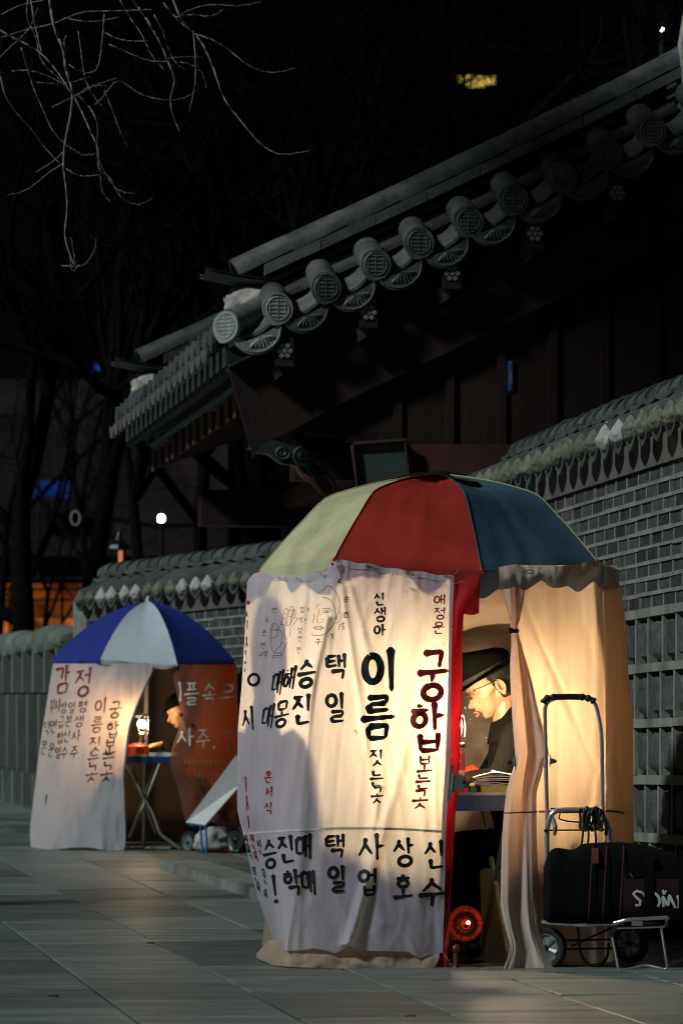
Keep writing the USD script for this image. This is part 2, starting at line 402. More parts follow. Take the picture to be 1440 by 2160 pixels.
part(pave, 'paving_slabs', join([slab(*s) for s in rest]), 'paver', kind='stuff')

# raised stone platform before the gate
K0, K1 = P(339, 1835, 25.8)[:2], None
kA = np.array([-.506 + .166 * 4.4, 22.55 - 4.4, 0]); kB = np.array([-1.199, 25.8, 0]); kd = unit(kB - kA)
kerb = '/World/gate_platform'; UsdGeom.Xform.Define(stage, kerb); data(stage.GetPrimAtPath(kerb), kind='structure'); bases[kerb] = np.zeros(3)
TH = .062
def plat(a, z):
    p = np.array(a, float); return [p[0], p[1], gz(p[1]) + z]
far_ = kB + E * 1.2; near_ = kA + E * .62
part(kerb, 'platform_top', (np.array([plat(kA + E * .28, TH - .004), plat(kB + E * .28, TH - .004), plat(far_ + E, TH - .004), plat(near_ + E, TH - .004)]), np.array([[0, 2, 1], [0, 3, 2]])), 'paver_dark')
LK = np.linalg.norm(kB - kA); nK = 6
for i in range(nK):
    a, b = kA + kd * (LK * i / nK + .006), kA + kd * (LK * (i + 1) / nK - .006)
    o = np.array(plat(a, -.03)); part(kerb, 'kerb_stone', frame_box(o, E * .28, np.array(plat(b, -.03)) - o, [0, 0, TH + .03 + R.uniform(0, .004)]), 'granite')
for i in range(3):
    o = np.array(plat(kB + E * (.29 + i * .62) - kd * .28, -.03)); part(kerb, 'kerb_stone', frame_box(o, E * .6, kd * .27, [0, 0, TH + .031]), 'granite')

# ================================================================== palace wall on the right
W0 = np.array([1.607, 18.3, 0])
SB = 10.3; D2 = unit([-.41, .912, 0]); N2W = np.array([-D2[1], D2[0], 0])      # past the gate the wall turns a little towards the street
WB = W0 + D * SB
def wp(s, zz, o=0.0):
    if s < SB: return W0 + D * s + NW * o + np.array([0, 0, zz])
    return WB + D2 * (s - SB) + N2W * o + np.array([0, 0, zz - .20])
def wd(s): return D if s < SB else D2
def wn(s): return NW if s < SB else N2W
def wall_here(s): return s < 5.3 or s >= SB
wall = thing('palace_wall', 'long palace wall of square stones and grey bricks under a tiled coping, running beside both booths', 'wall', W0)
S0, S1 = -2.6, 15.35
def wbox(s0, s1, z0, z1, o0, o1): 
    o = wp(s0, z0, o0); return frame_box(o, wp(s1, z0, o0) - o, [0, 0, z1 - z0], wn(s0) * (o1 - o0))
sega = [(a, a + .7) for a in np.arange(S0, 5.0, .7)] + [(a, a + .56) for a in np.arange(SB, SB + 4.9, .56)]
part(wall, 'core', join([wbox(a, b, -.6, 2.42, -.62, -.05) for a, b in sega]), 'joint')
part(wall, 'cement_band', join([wbox(a, b, 2.315, 2.47, -.05, .012) for a, b in sega]), 'mortar_band')
band = [-.03, .24, .51, .793, 1.072, 1.342, 1.612]
mort = []
brow = 1.625
nb = 9; bh = (2.315 - brow) / nb
def strip(z0, z1, o0=-.06, o1=0.0): 
    return [wbox(a, b, z0 + R.uniform(-.0025, .0025), z1 + R.uniform(-.0025, .0025), o0, o1 + R.uniform(-.002, .002)) for a, b in sega]
for zb in band: mort += strip(zb - .022, zb + .022)
for r_ in range(1, nb): mort += strip(brow + r_ * bh - .0095, brow + r_ * bh + .0095)
bricks, stones = [], []
for r_ in range(nb):
    s = S0 + (.115 if r_ % 2 else 0); z0, z1 = brow + r_ * bh, brow + (r_ + 1) * bh
    while s < S1 - .3:
        ln = .232 + R.uniform(-.012, .012)
        if not wall_here(s) or not wall_here(s + ln): s += ln; continue
        bricks.append((s + .010, s + ln - .010, z0 + .006, z1 - .006, -.06, -.008 + R.uniform(-.004, .003)))
        mort.append(wbox(s - .010, s + .008, z0 + .005, z1 - .005, -.06, -.004 + R.uniform(-.002, .002)))
        s += ln
for r_ in range(len(band) - 1):
    s = S0 + R.random() * .25; z0, z1 = band[r_] + .022, band[r_ + 1] - .022
    while s < S1 - .4:
        ln = R.uniform(.235, .29)
        if not wall_here(s) or not wall_here(s + ln): s += ln; continue
        stones.append((s + .016, s + ln - .014, z0, z1))
        mort.append(wbox(s - .014, s + .014, z0, z1, -.06, -.004 + R.uniform(-.003, .002)))
        s += ln
part(wall, 'mortar', join(mort), 'mortar', kind='stuff')
bricks.sort(key=lambda b: abs(b[0] - 1.3)); 
for b in bricks[:300]: part(wall, 'brick', wbox(*b), 'brick')
part(wall, 'bricks', join([wbox(*b) for b in bricks[300:]]), 'brick', kind='stuff')
def stone(s0, s1, z0, z1):
    n = 7; v = []
    gap = R.uniform(.0, .06); ph = R.random() * 50
    for i in range(n):
        for j in range(n):
            u, w = j / (n - 1), i / (n - 1)
            edge = (i in (0, n - 1)) or (j in (0, n - 1))
            far = max(0.0, (u - .5) * 2)
            s = s0 + (s1 - s0) * u - far * gap * (.5 + R.random()) ; zz = z0 + (z1 - z0) * w - (.018 * R.random() if i == n - 1 else 0)
            o = -.058 if edge else -.006 + .034 * float(meshkit.fbm(np.array([s * 9, zz * 9, ph]), 3, 5) - .5)
            if j == n - 1: s -= .004
            v.append(wp(s, zz, o))
    return np.array(v), gridf(n, n)
stones.sort(key=lambda b: abs(b[0] - .3))
for b in stones[:220]: part(wall, 'stone', stone(*b), 'stone', smooth=50)
part(wall, 'stones', join([stone(*b) for b in stones[220:]]), 'stone', kind='stuff')
# end face of the far end
part(wall, 'end_pier', wbox(S1 - .02, S1 + .3, -.6, 2.5, -.62, .03), 'granite')
# coping: ridge of half tiles over three courses of flat tiles, short slope with plugged tile ends and drip tiles
def halfcyl(a, b, r, upv, n=7, lift=0.0):
    a, b = np.asarray(a, float), np.asarray(b, float); ax = unit(b - a); side = unit(np.cross(ax, upv)); u2 = np.cross(side, ax)
    an = np.linspace(-.15, math.pi + .15, n); ring = np.cos(an)[:, None] * side + np.sin(an)[:, None] * u2
    v = np.vstack([a + ring * r, b + ring * (r + lift), a + ring * (r - .014), b + ring * (r + lift - .014)])
    f = []
    for i in range(n - 1):
        f += [[i, i + 1, n + i + 1], [i, n + i + 1, n + i], [2 * n + i, 3 * n + i + 1, 2 * n + i + 1], [2 * n + i, 3 * n + i, 3 * n + i + 1],
              [i, 2 * n + i, 2 * n + i + 1], [i, 2 * n + i + 1, i + 1], [n + i, n + i + 1, 3 * n + i + 1], [n + i, 3 * n + i + 1, 3 * n + i]]
    return v, np.array(f)
UPV = np.array([0, 0, 1.0])
step = .235
s = S0
flat = []
while s < S1 + .3:
    if wall_here(s) and wall_here(s + step): part(wall, 'ridge_tile', halfcyl(wp(s, 2.742 + R.uniform(-.006, .006), -.31), wp(s + step + .03, 2.736 + R.uniform(-.006, .006), -.31), .094, UPV, 9, -.014), 'wall_tile', smooth=40)
    s += step
def flat_tile(s, ln, zz, w):
    """Slightly dished roof tile laid in the ridge courses, its long edge showing."""
    v = []
    for i, u in enumerate(np.linspace(0, 1, 5)):
        bow = -.016 * math.sin(u * math.pi) + R.uniform(-.002, .002)
        for dz in (0, .024):
            for o in (-.31 - w, -.31 + w): v.append(wp(s + ln * u, zz + bow + dz, o))
    f = []
    for i in range(4):
        a = i * 4; b = a + 4
        for k, m in ((0, 1), (1, 3), (3, 2), (2, 0)): f += [[a + k, b + m, b + k], [a + k, a + m, b + m]]
    f += [[0, 1, 3], [0, 3, 2], [16, 19, 17], [16, 18, 19]]
    return np.array(v), np.array(f)
for r_ in range(3):
    s = S0 + r_ * .12
    while s < S1 + .2:
        ln = R.uniform(.27, .33)
        if wall_here(s) and wall_here(s + ln): flat.append((s, ln - .004, 2.640 + r_ * .037 + R.uniform(-.004, .004), .125 + .022 * (2 - r_) + R.uniform(-.006, .006)))
        s += ln
flat.sort(key=lambda b: abs(b[0] - 3.0))
for b in flat[:300]: part(wall, 'course_tile', flat_tile(*b), 'wall_tile')
part(wall, 'coping_slope', join([frame_box(wp(a, 2.47, -.60), wp(b, 2.47, -.60) - wp(a, 2.47, -.60), [0, 0, .10], wn(a) * .62) for a, b in sega]), 'wall_tile')
part(wall, 'ridge_packing', join([wbox(a, b, 2.56, 2.735, -.37, -.25) for a, b in sega]), 'joint')
i = 0; s = S0 + .1
pitch = .262
def cap(s, white):
    """Mortar plug closing the end of a cover tile: a pointed, drooping cone."""
    c = wp(s, 2.50, .085); v, f = ball((0, 0, 0), 1.0, 3)
    v = v * (1 + (meshkit.noise(v * 2.6 + s * 7, 3)[:, None] - .5) * .22)
    w = np.clip(.5 - v[:, 2] * .5, .0, 1)
    w = np.where(v[:, 2] > 0, 1 - .55 * v[:, 2], 1.0)
    p = c + np.outer(v[:, 0] * w, wd(s)) * .078 + np.outer(v[:, 1] * w, wn(s)) * .060 + np.outer(v[:, 2], [0, 0, 1]) * np.where(v[:, 2] > 0, .085, .062)[:, None]
    return p, f
def drip(s):
    pts = [(-.095, .05), (-.10, .0), (-.08, -.025), (-.035, -.052), (.0, -.064), (.035, -.052), (.08, -.025), (.10, .0), (.095, .05)]
    return extrude(pts, wp(s, 2.462, .082), wd(s), [0, 0, 1], wn(s) * .016)
WHITE = (.95, 1.21, SB + 4.62, SB + 4.28, SB + 3.94, SB + 3.68, SB + 2.6, SB + 2.4, SB + 2.15)
while s < S1 + .2:
    sp = s + R.uniform(-.02, .02)
    if not wall_here(sp): s += pitch; i += 1; continue
    white = any(abs(sp - w) < .132 for w in WHITE)
    part(wall, 'cover_tile', halfcyl(wp(sp, 2.60, -.16), wp(sp, 2.505, .07), .082, UPV, 7), 'wall_tile')
    if i < 120: part(wall, 'plug', cap(sp, white), 'cap_white' if white else 'cap_mortar', smooth=True, label='white plastered tile end' if white else None)
    part(wall, 'drip_tile', drip(sp + .01), 'wall_tile')
    s += pitch; i += 1

# ================================================================== gate with the gabled tile roof
GC = np.array([-.673, 23.0, 0])
def G(t, s, zz): return GC + E * t + D * s + np.array([0, 0, zz])
def zr(t): t = np.asarray(t, float); return 3.44 + .455 * t + .012 * t * t
gate = thing('palace_gate', 'dark tiled gate house with a gabled roof rising above the palace wall', 'gate', GC)
TR = 3.0
tt = np.linspace(.05, TR, 12)
prof = [(t, float(zr(t)) - .03) for t in tt] + [(2 * TR - t, float(zr(t)) - .03) for t in tt[::-1]][1:] 
prof += [(2 * TR - t, float(zr(t)) - .22) for t in tt] + [(t, float(zr(t)) - .22) for t in tt[::-1]][1:]
part(gate, 'roof', extrude(prof, G(0, .28, 0), E, [0, 0, 1], D * 5.7), 'tile_dark')
def ring2(r, n=20, point=0.0):
    out = []
    for k in range(n):
        a = 2 * math.pi * k / n; rr = r
        if point:
            da = abs((a - 1.5 * math.pi + .35 + math.pi) % (2 * math.pi) - math.pi); rr = r * (1 + point * max(0, 1 - da / .7) ** 2)
        out.append((rr * math.cos(a), rr * math.sin(a)))
    return out
def seal(o, ax, ay, nrm, r, parent, m):
    """Tile end: disc with a rim and a raised knotted grid."""
    dpath = part(parent, 'end_disc', extrude(ring2(r, 22, .16), o, ax, ay, nrm * .03), m)
    rel = []
    ax, ay, nrm = map(np.asarray, (ax, ay, nrm)); o2 = np.asarray(o) + nrm * .03
    an = np.linspace(0, 2 * math.pi, 21)
    rel.append(tube([o2 + ax * r * .74 * math.cos(a) + ay * r * .74 * math.sin(a) for a in an], r * .055, 4, False))
    for k in (-.5, -.25, 0, .25, .5):
        h = math.sqrt(max(0, .66 ** 2 - k * k)) * r
        rel.append(tube([o2 + ay * k * r - ax * h, o2 + ay * k * r + ax * h], r * .05, 4))
        if k in (-.5, 0, .5): rel.append(tube([o2 + ax * k * r - ay * h, o2 + ax * k * r + ay * h], r * .05, 4))
    part(dpath, 'knot_relief', join(rel), m) if parent.count('/') < 3 else part(parent, 'knot_relief', join(rel), m)
def fern(o, ax, ay, nrm, w, hgt, m, parent):
    lower = [(w * math.cos(a), -hgt * math.sin(a)) for a in np.linspace(0, math.pi, 17)]
    upper = [(-w * math.cos(a), -hgt * .22 * math.sin(a)) for a in np.linspace(0, math.pi, 13)][1:-1]
    p = part(parent, 'pan_end', extrude(lower + upper, o, ax, ay, nrm * .025), m)
    o2 = np.asarray(o) + np.asarray(nrm) * .025; rel = []
    for k in np.linspace(-1, 1, 7):
        a0 = math.pi / 2 + k * .95
        b = o2 - ay * hgt * .34
        rel.append(tube(spline([b + ax * .02 * k, b + ax * w * .34 * k - ay * hgt * .15 * (1 - abs(k) * .4), b + ax * w * .52 * k - ay * hgt * .42 * (1 - abs(k) * .6)], 6), [.008, .009, .010, .011, .010, .006], 4))
    rel.append(tube([o2 + ax * w * .93 * math.cos(a) - ay * hgt * .90 * math.sin(a) for a in np.linspace(.12, math.pi - .12, 15)], .006, 4, False))
    part(p, 'leaf_relief', join(rel), m)
SL = unit(E * 1 + UPV * .47); SN = unit(np.cross(SL, D)); SN = SN if SN[2] > 0 else -SN
for i in range(11):
    t = .02 + .283 * i; zc = float(zr(t))
    tones = 'tile' if i < 4 else 'tile'
    if i == 0:
        f_ = unit(-D * .8 - E * .75); ax_ = unit(np.cross(f_, UPV)); o = G(t - .02, .0, zc + .02)
        vt = part(gate, 'verge_tile', tube([o, o - f_ * .3 + UPV * .12, o - f_ * .55 + UPV * .22], .082, 12), tones, smooth=40)
        seal(o - f_ * .005, -ax_, UPV, f_, .092, vt, 'tile_lit')
    else:
        o = G(t + R.uniform(-.014, .014), -.03 + R.uniform(-.015, .012), zc + .01 + R.uniform(-.012, .010)); b = unit(D * 1 + UPV * (.5 + R.uniform(-.06, .06)) + E * R.uniform(-.06, .06))
        vt = part(gate, 'verge_tile', tube([o, o + b * .12, o + b * .26], [.088, .086, .083], 14), tones, smooth=40)
        seal(o, E * .97 + UPV * 0, UPV, unit(-D - UPV * .12), .094, vt, 'tile_lit' if i == 1 else tones)
    # pan tile between two cover tiles
    tm = t + .1415; zm = float(zr(tm)) - .055
    o = G(tm, -.02, zm); b = unit(D * 1 + UPV * .42)
    an = np.linspace(-1.2, 1.2, 8)
    ringp = [SL * (.15 * math.sin(a)) - SN * (.10 * math.cos(a) - .06) for a in an]
    vv = np.array([o + r_ for r_ in ringp] + [o + b * .45 + r_ for r_ in ringp] + [o + r_ + SN * .018 for r_ in ringp] + [o + b * .45 + r_ + SN * .018 for r_ in ringp])
    ff = []
    for k in range(7): ff += [[k, k + 1, 9 + k], [k, 9 + k, 8 + k], [16 + k, 25 + k, 17 + k], [16 + k, 24 + k, 25 + k], [k, 16 + k, 17 + k], [k, 17 + k, k + 1]]
    pt = part(gate, 'pan_tile', (vv, np.array(ff)), 'tile_pale', smooth=40)
    fern(o - SN * .02 - D * .006 + SN * 0, SL, SN, -D, .152, .135, 'tile_lit' if i == 0 else 'tile', gate)
# stacked ridge running down along each gable edge
def gable_ridge(s0, t0, t1, base=0.0, mats=('tile_dark', 'tile_dark', 'tile_pale', 'tile')):
    zs = [.125, .185, .255]; hs = [.036, .036, .066]; ws = [.085, .095, .125]
    for r_ in range(3):
        t = t0 + r_ * .05
        while t < t1:
            ln = .33 + R.uniform(-.02, .02)
            a, b = G(t, s0, float(zr(t)) + zs[r_] + R.uniform(-.004, .004)), G(t + ln - .006, s0, float(zr(t + ln)) + zs[r_] + R.uniform(-.004, .004))
            o = a - D * ws[r_]; part(gate, 'ridge_course_tile', frame_box(o, b - a, D * 2 * ws[r_], [0, 0, hs[r_]]), mats[r_]); t += ln
    t = t0 - .02
    while t < t1:
        ln = .335
        part(gate, 'base_round_tile', halfcyl(G(t, s0 - .12, float(zr(t)) + .065 + R.uniform(-.004, .004)), G(t + ln, s0 - .12, float(zr(t + ln)) + .070), .062, UPV, 8, -.006), mats[1], smooth=40); t += ln - .004
    t = t0 - .06
    while t < t1:
        ln = .335
        part(gate, 'ridge_tile', halfcyl(G(t, s0, float(zr(t)) + .345 + R.uniform(-.005, .005)), G(t + ln, s0, float(zr(t + ln)) + .352), .098, UPV, 9, -.006), mats[3], smooth=40); t += ln - .004
    a, b = G(t0 + .02, s0 - .045, float(zr(t0)) + .05), G(t1, s0 - .045, float(zr(t1)) + .05)
    part(gate, 'ridge_core', frame_box(a, b - a, D * .10, [0, 0, .30]), 'joint')
    # upturned end tile, lime plug and end disc
    o = G(t0 - .1, s0, float(zr(t0)) + .30)
    vv = []
    for u in np.linspace(0, 1, 6):
        for k in np.linspace(-1, 1, 7):
            vv.append(G(t0 + .18 - .44 * u, s0 + k * .16, float(zr(t0)) + .245 + .035 * u + .03 * k * k + .05 * max(0, u - .5)))
    v = np.array(vv); f = gridf(6, 7); v2 = v - [0, 0, .02]
    part(gate, 'upturned_tile', (np.vstack([v, v2]), np.vstack([f, f[:, ::-1] + len(v)])), 'tile_pale')
    pl = ball((0, 0, 0), 1, 3); pv = pl[0] * (1 + (meshkit.noise(pl[0] * 3, 5)[:, None] - .5) * .3)
    c = G(t0 + .06, s0 - .01, float(zr(t0)) + .14)
    part(gate, 'lime_plug', (c + np.outer(pv[:, 0], E) * .19 + np.outer(pv[:, 1], D) * .15 + np.outer(np.clip(pv[:, 2], -1, .75), UPV) * .125, pl[1]), 'plaster', smooth=True)
    o = G(t0 - .06, s0 - .06, float(zr(t0)) + .03); f_ = unit(-D * .75 - E * .5)
    vt = part(gate, 'end_tile', tube([o, o - f_ * .3 + UPV * .12], .085, 14), 'tile', smooth=40)
    seal(o, unit(np.cross(UPV, f_)), UPV, f_, .095, vt, 'tile')
gable_ridge(.37, .16, 2.75)
gable_ridge(5.45, .16, 2.75, mats=('tile_dark',) * 4)
# main ridge with its lime-plastered end at the top right
for r_ in range(3):
    for k in range(14):
        part(gate, 'main_ridge_tile', frame_box(G(TR - .14, .45 + k * .4, float(zr(TR)) + r_ * .1), D * .394, E * .28, [0, 0, .095]), 'tile_dark')
prof = [(-.20, -.28), (.2, -.28), (.22, .05), (.20, .32), (.12, .45), (-.06, .45), (-.17, .33), (-.21, .1)]
part(gate, 'ridge_end_plaster', extrude(prof, G(TR + .03, .32, float(zr(TR)) + .28), E, UPV, -D * .10), 'plaster')
part(gate, 'ridge_end_mask', extrude([(x * .62, y * .62) for x, y in prof], G(TR + .09, .22, float(zr(TR)) + .26), E, UPV, -D * .05), 'tile_dark')
part(gate, 'ridge_top', halfcyl(G(TR, .3, float(zr(TR)) + .36), G(TR, 6.0, float(zr(TR)) + .36), .12, UPV, 9), 'tile_dark')
# eave on the street side, its tile ends seen edge-on
for i in range(19):
    s = .36 + i * .295
    o = G(-.03, s, 3.44 + R.uniform(-.008, .008)); b = unit(E + UPV * .42)
    vt = part(gate, 'eave_tile', tube([o, o + b * .6], .070, 10), 'tile_dark', smooth=40)
    part(vt, 'end_disc', extrude(ring2(.080, 16, .16), o, D, UPV, -E * .025), 'tile')
    tm = s + .147; lower = [(.15 * math.cos(a), -.10 * math.sin(a)) for a in np.linspace(0, math.pi, 11)] + [(-.15 * math.cos(a), -.03 * math.sin(a)) for a in np.linspace(0, math.pi, 9)][1:-1]
    part(gate, 'eave_pan_end', extrude(lower, G(-.05, tm, 3.40), D, UPV, -E * .025), 'tile_pale')
# bargeboard, flower-dotted bracket blocks below the verge, vertical boards
def barge(t): return float(zr(t))
tb = np.linspace(.0, 5.9, 30)
def zv(t): return float(zr(min(t, 2 * TR - t)))
top = [(t + (.0 if t > .1 else .02), zv(t) - .20) for t in tb]; bot = [(max(t, .17), zv(t) - .70 - .04 * math.exp(-((t - .3) / .3) ** 2) - .02) for t in tb[::-1]]
part(gate, 'bargeboard', extrude(top + bot, G(0, .10, 0), E, UPV, D * .05), 'brown_wood')
part(gate, 'verge_batten', extrude([(t, zv(t) - .10) for t in tb] + [(t, zv(t) - .19) for t in tb[::-1]], G(0, .02, 0), E, UPV, D * .09), 'green_paint')
for i in range(6):
    t = .335 + .505 * i; zc = zv(t) - .275
    bk = part(gate, 'verge_block', frame_box(G(t - .055, -.03, zc - .08), E * .11, D * .2, [0, 0, .17]), 'green_paint')
    part(bk, 'block_foot', extrude([(-.035, 0), (.035, 0), (.02, -.05), (-.02, -.08)], G(t - .03, .0, zc - .08), E, UPV, D * .1), 'teal_paint')
    for k in range(7):
        a = k * math.pi / 3
        c = G(t + (.034 * math.cos(a) if k < 6 else 0), -.032, zc + .012 + (.034 * math.sin(a) if k < 6 else 0))
        part(bk, 'white_dot', extrude(ring2(.0145, 10), c, E, UPV, -D * .006), 'white_paint')
tB = [.42 + .318 * k for k in range(17)]
for k in range(len(tB) - 1):
    a, b = tB[k], tB[k + 1] - .01
    zb = 2.88 - .13 * min(k, 3) / 1.0 * .5
    part(gate, 'wind_board', extrude([(a, zb), (b, zb - .045 if k < 4 else zb), (b, zv(b) - .66), (a, zv(a) - .66)], G(0, .17 + (.003 if k % 2 else 0), 0), E, UPV, D * .025), 'brown_wood')
    part(gate, 'wind_batten', extrude([(b - .02, zb + .02), (b + .03, zb), (b + .03, zv(b) - .67), (b - .02, zv(b) - .67)], G(0, .154, 0), E, UPV, D * .015), 'brown_wood')
# rafters and painted rail under the street eave
part(gate, 'eave_rail', tube([G(.24, .8, 3.25), G(.22, 5.7, 3.25)], .026, 6), 'rafter_green')
for k in range(13):
    s = .95 + k * .40
    rf = part(gate, 'rafter', frame_box(G(.24, s - .05, 3.07), E * 1.2 + UPV * .45, D * .1, [0, 0, .13]), 'red_wood')
    part(rf, 'rafter_end', frame_box(G(.228, s - .052, 3.065), E * .012, D * .104, [0, 0, .14]), 'rafter_red')
    part(rf, 'rafter_edge', frame_box(G(.226, s + .06, 3.06), E * .012, D * .03, [0, 0, .15]), 'rafter_green')
# posts, beams, painted brackets and door below
for t in (1.25, 4.75):
    for s in (.75, 5.2): part(gate, 'post', cyl(G(t, s, .1), G(t, s, 3.1), .15, 14), 'brown_wood', smooth=40)
for s in (.75, 5.2): part(gate, 'cross_beam', frame_box(G(.5, s - .1, 2.62), E * 5.0, D * .2, [0, 0, .26]), 'brown_wood')
part(gate, 'front_beam', frame_box(G(1.16, .75, 2.30), E * .18, D * 4.5, [0, 0, .30]), 'brown_wood')
part(gate, 'front_plate', frame_box(G(1.1, .75, 2.75), E * .26, D * 4.5, [0, 0, .12]), 'red_wood')
part(gate, 'back_wall', frame_box(G(2.9, .5, .1), E * .1, D * 4.9, [0, 0, 2.9]), 'dark_wood')
def scroll(px0, py0, k, Y):
    pts = spline([(0, 0), (40, -14), (80, -6), (112, 14), (140, 34), (165, 62), (180, 92), (168, 100), (140, 78), (112, 60), (98, 40), (70, 34), (48, 18), (20, 12)], 50)
    o = P(px0, py0, Y); s = Y / F * k
    return extrude(pts, o, np.array([1, 0, 0]) * s, np.array([0, 0, -1]) * s, D * .12), [o + np.array([x * s, -.002, -y * s]) for x, y in pts[22:40]]
sc, ed = scroll(525, 942, 1.0, 23.45)
br = part(gate, 'scroll_bracket', sc, 'green_paint'); part(br, 'painted_edge', tube(ed, .018, 5), 'pink_paint')
for cx, cy, r_ in ((640, 960, 26), (668, 985, 22), (596, 955, 16)):
    part(br, 'curl', tube([P(cx + r_ * (1 - k / 30) * math.cos(k * .42), cy + r_ * (1 - k / 30) * math.sin(k * .42), 23.42) for k in range(24)], .014, 5), 'green_paint')
pn = part(gate, 'painted_panel', extrude([(0, 0), (110, -8), (118, 62), (10, 92)], P(745, 938, 23.3), np.array([1, 0, 0]) * 23.3 / F, np.array([0, 0, -1]) * 23.3 / F, D * .08), 'teal_paint')
part(pn, 'panel_frame', tube([P(x, y, 23.28) for x, y in ((745, 938), (855, 930), (863, 1000), (755, 1030), (745, 938))], .02, 4), 'brown_wood')
part(gate, 'red_frieze', frame_box(P(868, 1000, 23.35), [.62, 0, 0], D * .1, [0, 0, .18]), 'red_wood')
sc2, ed2 = scroll(905, 985, .62, 23.4); b2 = part(gate, 'scroll_bracket', sc2, 'green_paint'); part(b2, 'painted_edge', tube(ed2, .014, 5), 'pink_paint')
# small lamp fixed on the boards
lo = P(1077, 830, 23.2) - D * .04
wl = thing('tube_lamp', 'small unlit tube lamp with blue glass fixed on the dark gable boards', 'lamp', lo)
part(wl, 'housing', frame_box(lo + [-.035, .03, 0], [.07, 0, 0], [0, .05, 0], [0, 0, .2]), 'black_plastic')
part(wl, 'tube', lathe([(0, .01), (.02, .012), (.022, .05), (.022, .17), (.018, .19), (0, .192)], lo + [-.005, .012, 0]), 'blue_metal', smooth=40)
part(wl, 'foil_label', frame_box(lo + [-.014, -.012, .055], [.014, 0, 0], [0, .004, 0], [0, 0, .075]), 'chrome')
# ================================================================== stone block wall at the far left
A, B = np.array([-4.55, 48.5, 0]), np.array([-2.45, 37.4, 0])
bw = thing('block_wall', 'low wall of large pale stone blocks behind the far booth, left edge', 'wall', (A + B) / 2)
ld = unit(B - A); ln = unit(np.cross(ld, UPV)); ln = ln if ln[0] > 0 else -ln
LL = np.linalg.norm(B - A); n = 11
def bp(u, zz, o=0): p = A + ld * u - ln * o; return np.array([p[0], p[1], gz(p[1]) + zz])
part(bw, 'core', (lambda o: frame_box(o, bp(LL, 0, 0) - bp(0, 0, 0), ln * .3, [0, 0, 1.55]))(bp(0, 0, .05)), 'joint')
for r_, (z0, z1) in enumerate(((.02, .36), (.38, 1.17), (1.19, 1.62))):
    for k in range(n + 1):
        u0, u1 = (k - .5 * (r_ % 2)) * LL / n + .05, (k + 1 - .5 * (r_ % 2)) * LL / n - .05
        o = bp(u0, z0, .03 + R.uniform(0, .03) - .09)
        part(bw, 'block', frame_box(o, ld * (u1 - u0), -ln * .2, [0, 0, z1 - z0]), 'dark_block')
        part(bw, 'joint_strip', frame_box(bp(u1 - .02, z0, .10), ld * .16, -ln * .2, [0, 0, z1 - z0]), 'concrete')
for k in range(n):
    u0, u1 = k * LL / n + .02, (k + 1) * LL / n - .02
    v, f = ball((0, 0, 0), 1, 2); c = bp((u0 + u1) / 2, 1.68, .1)
    part(bw, 'coping_stone', (c + np.outer(np.clip(v[:, 0] * 1.2, -1, 1), ld) * (u1 - u0) / 2 + np.outer(np.clip(v[:, 1] * 1.2, -1, 1), ln) * .24 + np.outer(np.clip(v[:, 2], -.5, 1), UPV) * R.uniform(.12, .2), f), 'concrete')

# ================================================================== far buildings and lights
def facade(name, label, x0, x1, y0, y1, Y, m, depth=6.0, rows=0, cols=0, wm='facade_dark'):
    a, b = P(x0, y1, Y), P(x1, y0, Y)
    b_ = thing(name, label, 'building', ((a + b) / 2) * [1, 1, 0])
    zb = min(a[2], 0.5)
    part(b_, 'wall', frame_box([a[0], Y, zb], [b[0] - a[0], 0, 0], [0, depth, 0], [0, 0, b[2] - zb]), m)
    for i in range(rows):
        for j in range(cols):
            w, h = (x1 - x0) / cols, (y1 - y0) / rows
            p = P(x0 + (j + .2) * w, y0 + (i + .75) * h, Y - .06)
            wn = part(b_, 'window', frame_box(p, [w * .6 * Y / F, 0, 0], [0, .05, 0], [0, 0, h * .5 * Y / F]), wm)
    return b_
shop = facade('grey_building', 'dim purple grey building behind the bare trees at the left', -260, 480, 800, 1345, 88, 'facade', rows=0, cols=0)
for y in (1190,): part(shop, 'ledge', frame_box(P(-260, y, 87.8), [740 * 88 / F, 0, 0], [0, .2, 0], [0, 0, .18]), 'facade_dark')
sg = solo('blue_sign', frame_box(P(28, 1049, 87.4), [118 * 87.4 / F, 0, 0], [0, .15, 0], [0, 0, 35 * 87.4 / F]), 'blue_sign', 'blue glowing shop sign seen between two tree trunks', 'sign')
orb = thing('orange_shop', 'orange lit shop front glowing behind the trees at the left', 'shop', P(60, 1345, 80) * [1, 1, 0])
for i, (y0, y1, m) in enumerate(((1228, 1240, 'orange_shop'), (1246, 1262, 'orange_shop'), (1268, 1300, 'orange_shop'), (1304, 1346, 'orange_shop_hot'))):
    part(orb, 'lit_panel', frame_box(P(-60, y1, 80), [235 * 80 / F, 0, 0], [0, .2, 0], [0, 0, (y1 - y0) * 80 / F]), m)
part(orb, 'canopy', frame_box(P(-60, 1228, 79.4), [240 * 80 / F, 0, 0], [0, 1.0, 0], [0, 0, .06]), 'facade_dark')
for x in (18, 62, 128): part(orb, 'mullion', frame_box(P(x, 1346, 79.7), [.05, 0, 0], [0, .1, 0], [0, 0, 1.1]), 'facade_dark')
tw = facade('office_tower', 'black tower with one lit yellow window high above the roof', 820, 1330, -160, 1000, 110, 'facade_dark')
for x0, x1, y0, y1 in ((966, 978, 160, 172), (984, 1022, 158, 182), (1026, 1044, 160, 176)):
    part(tw, 'lit_window', frame_box(P(x0, y1, 109.8), [(x1 - x0) * 110 / F, 0, 0], [0, .1, 0], [0, 0, (y1 - y0) * 110 / F]), 'yellow_window')
tw2 = facade('office_block', 'black office block with scattered blue windows behind the trees', 120, 640, 180, 900, 120, 'facade_dark')
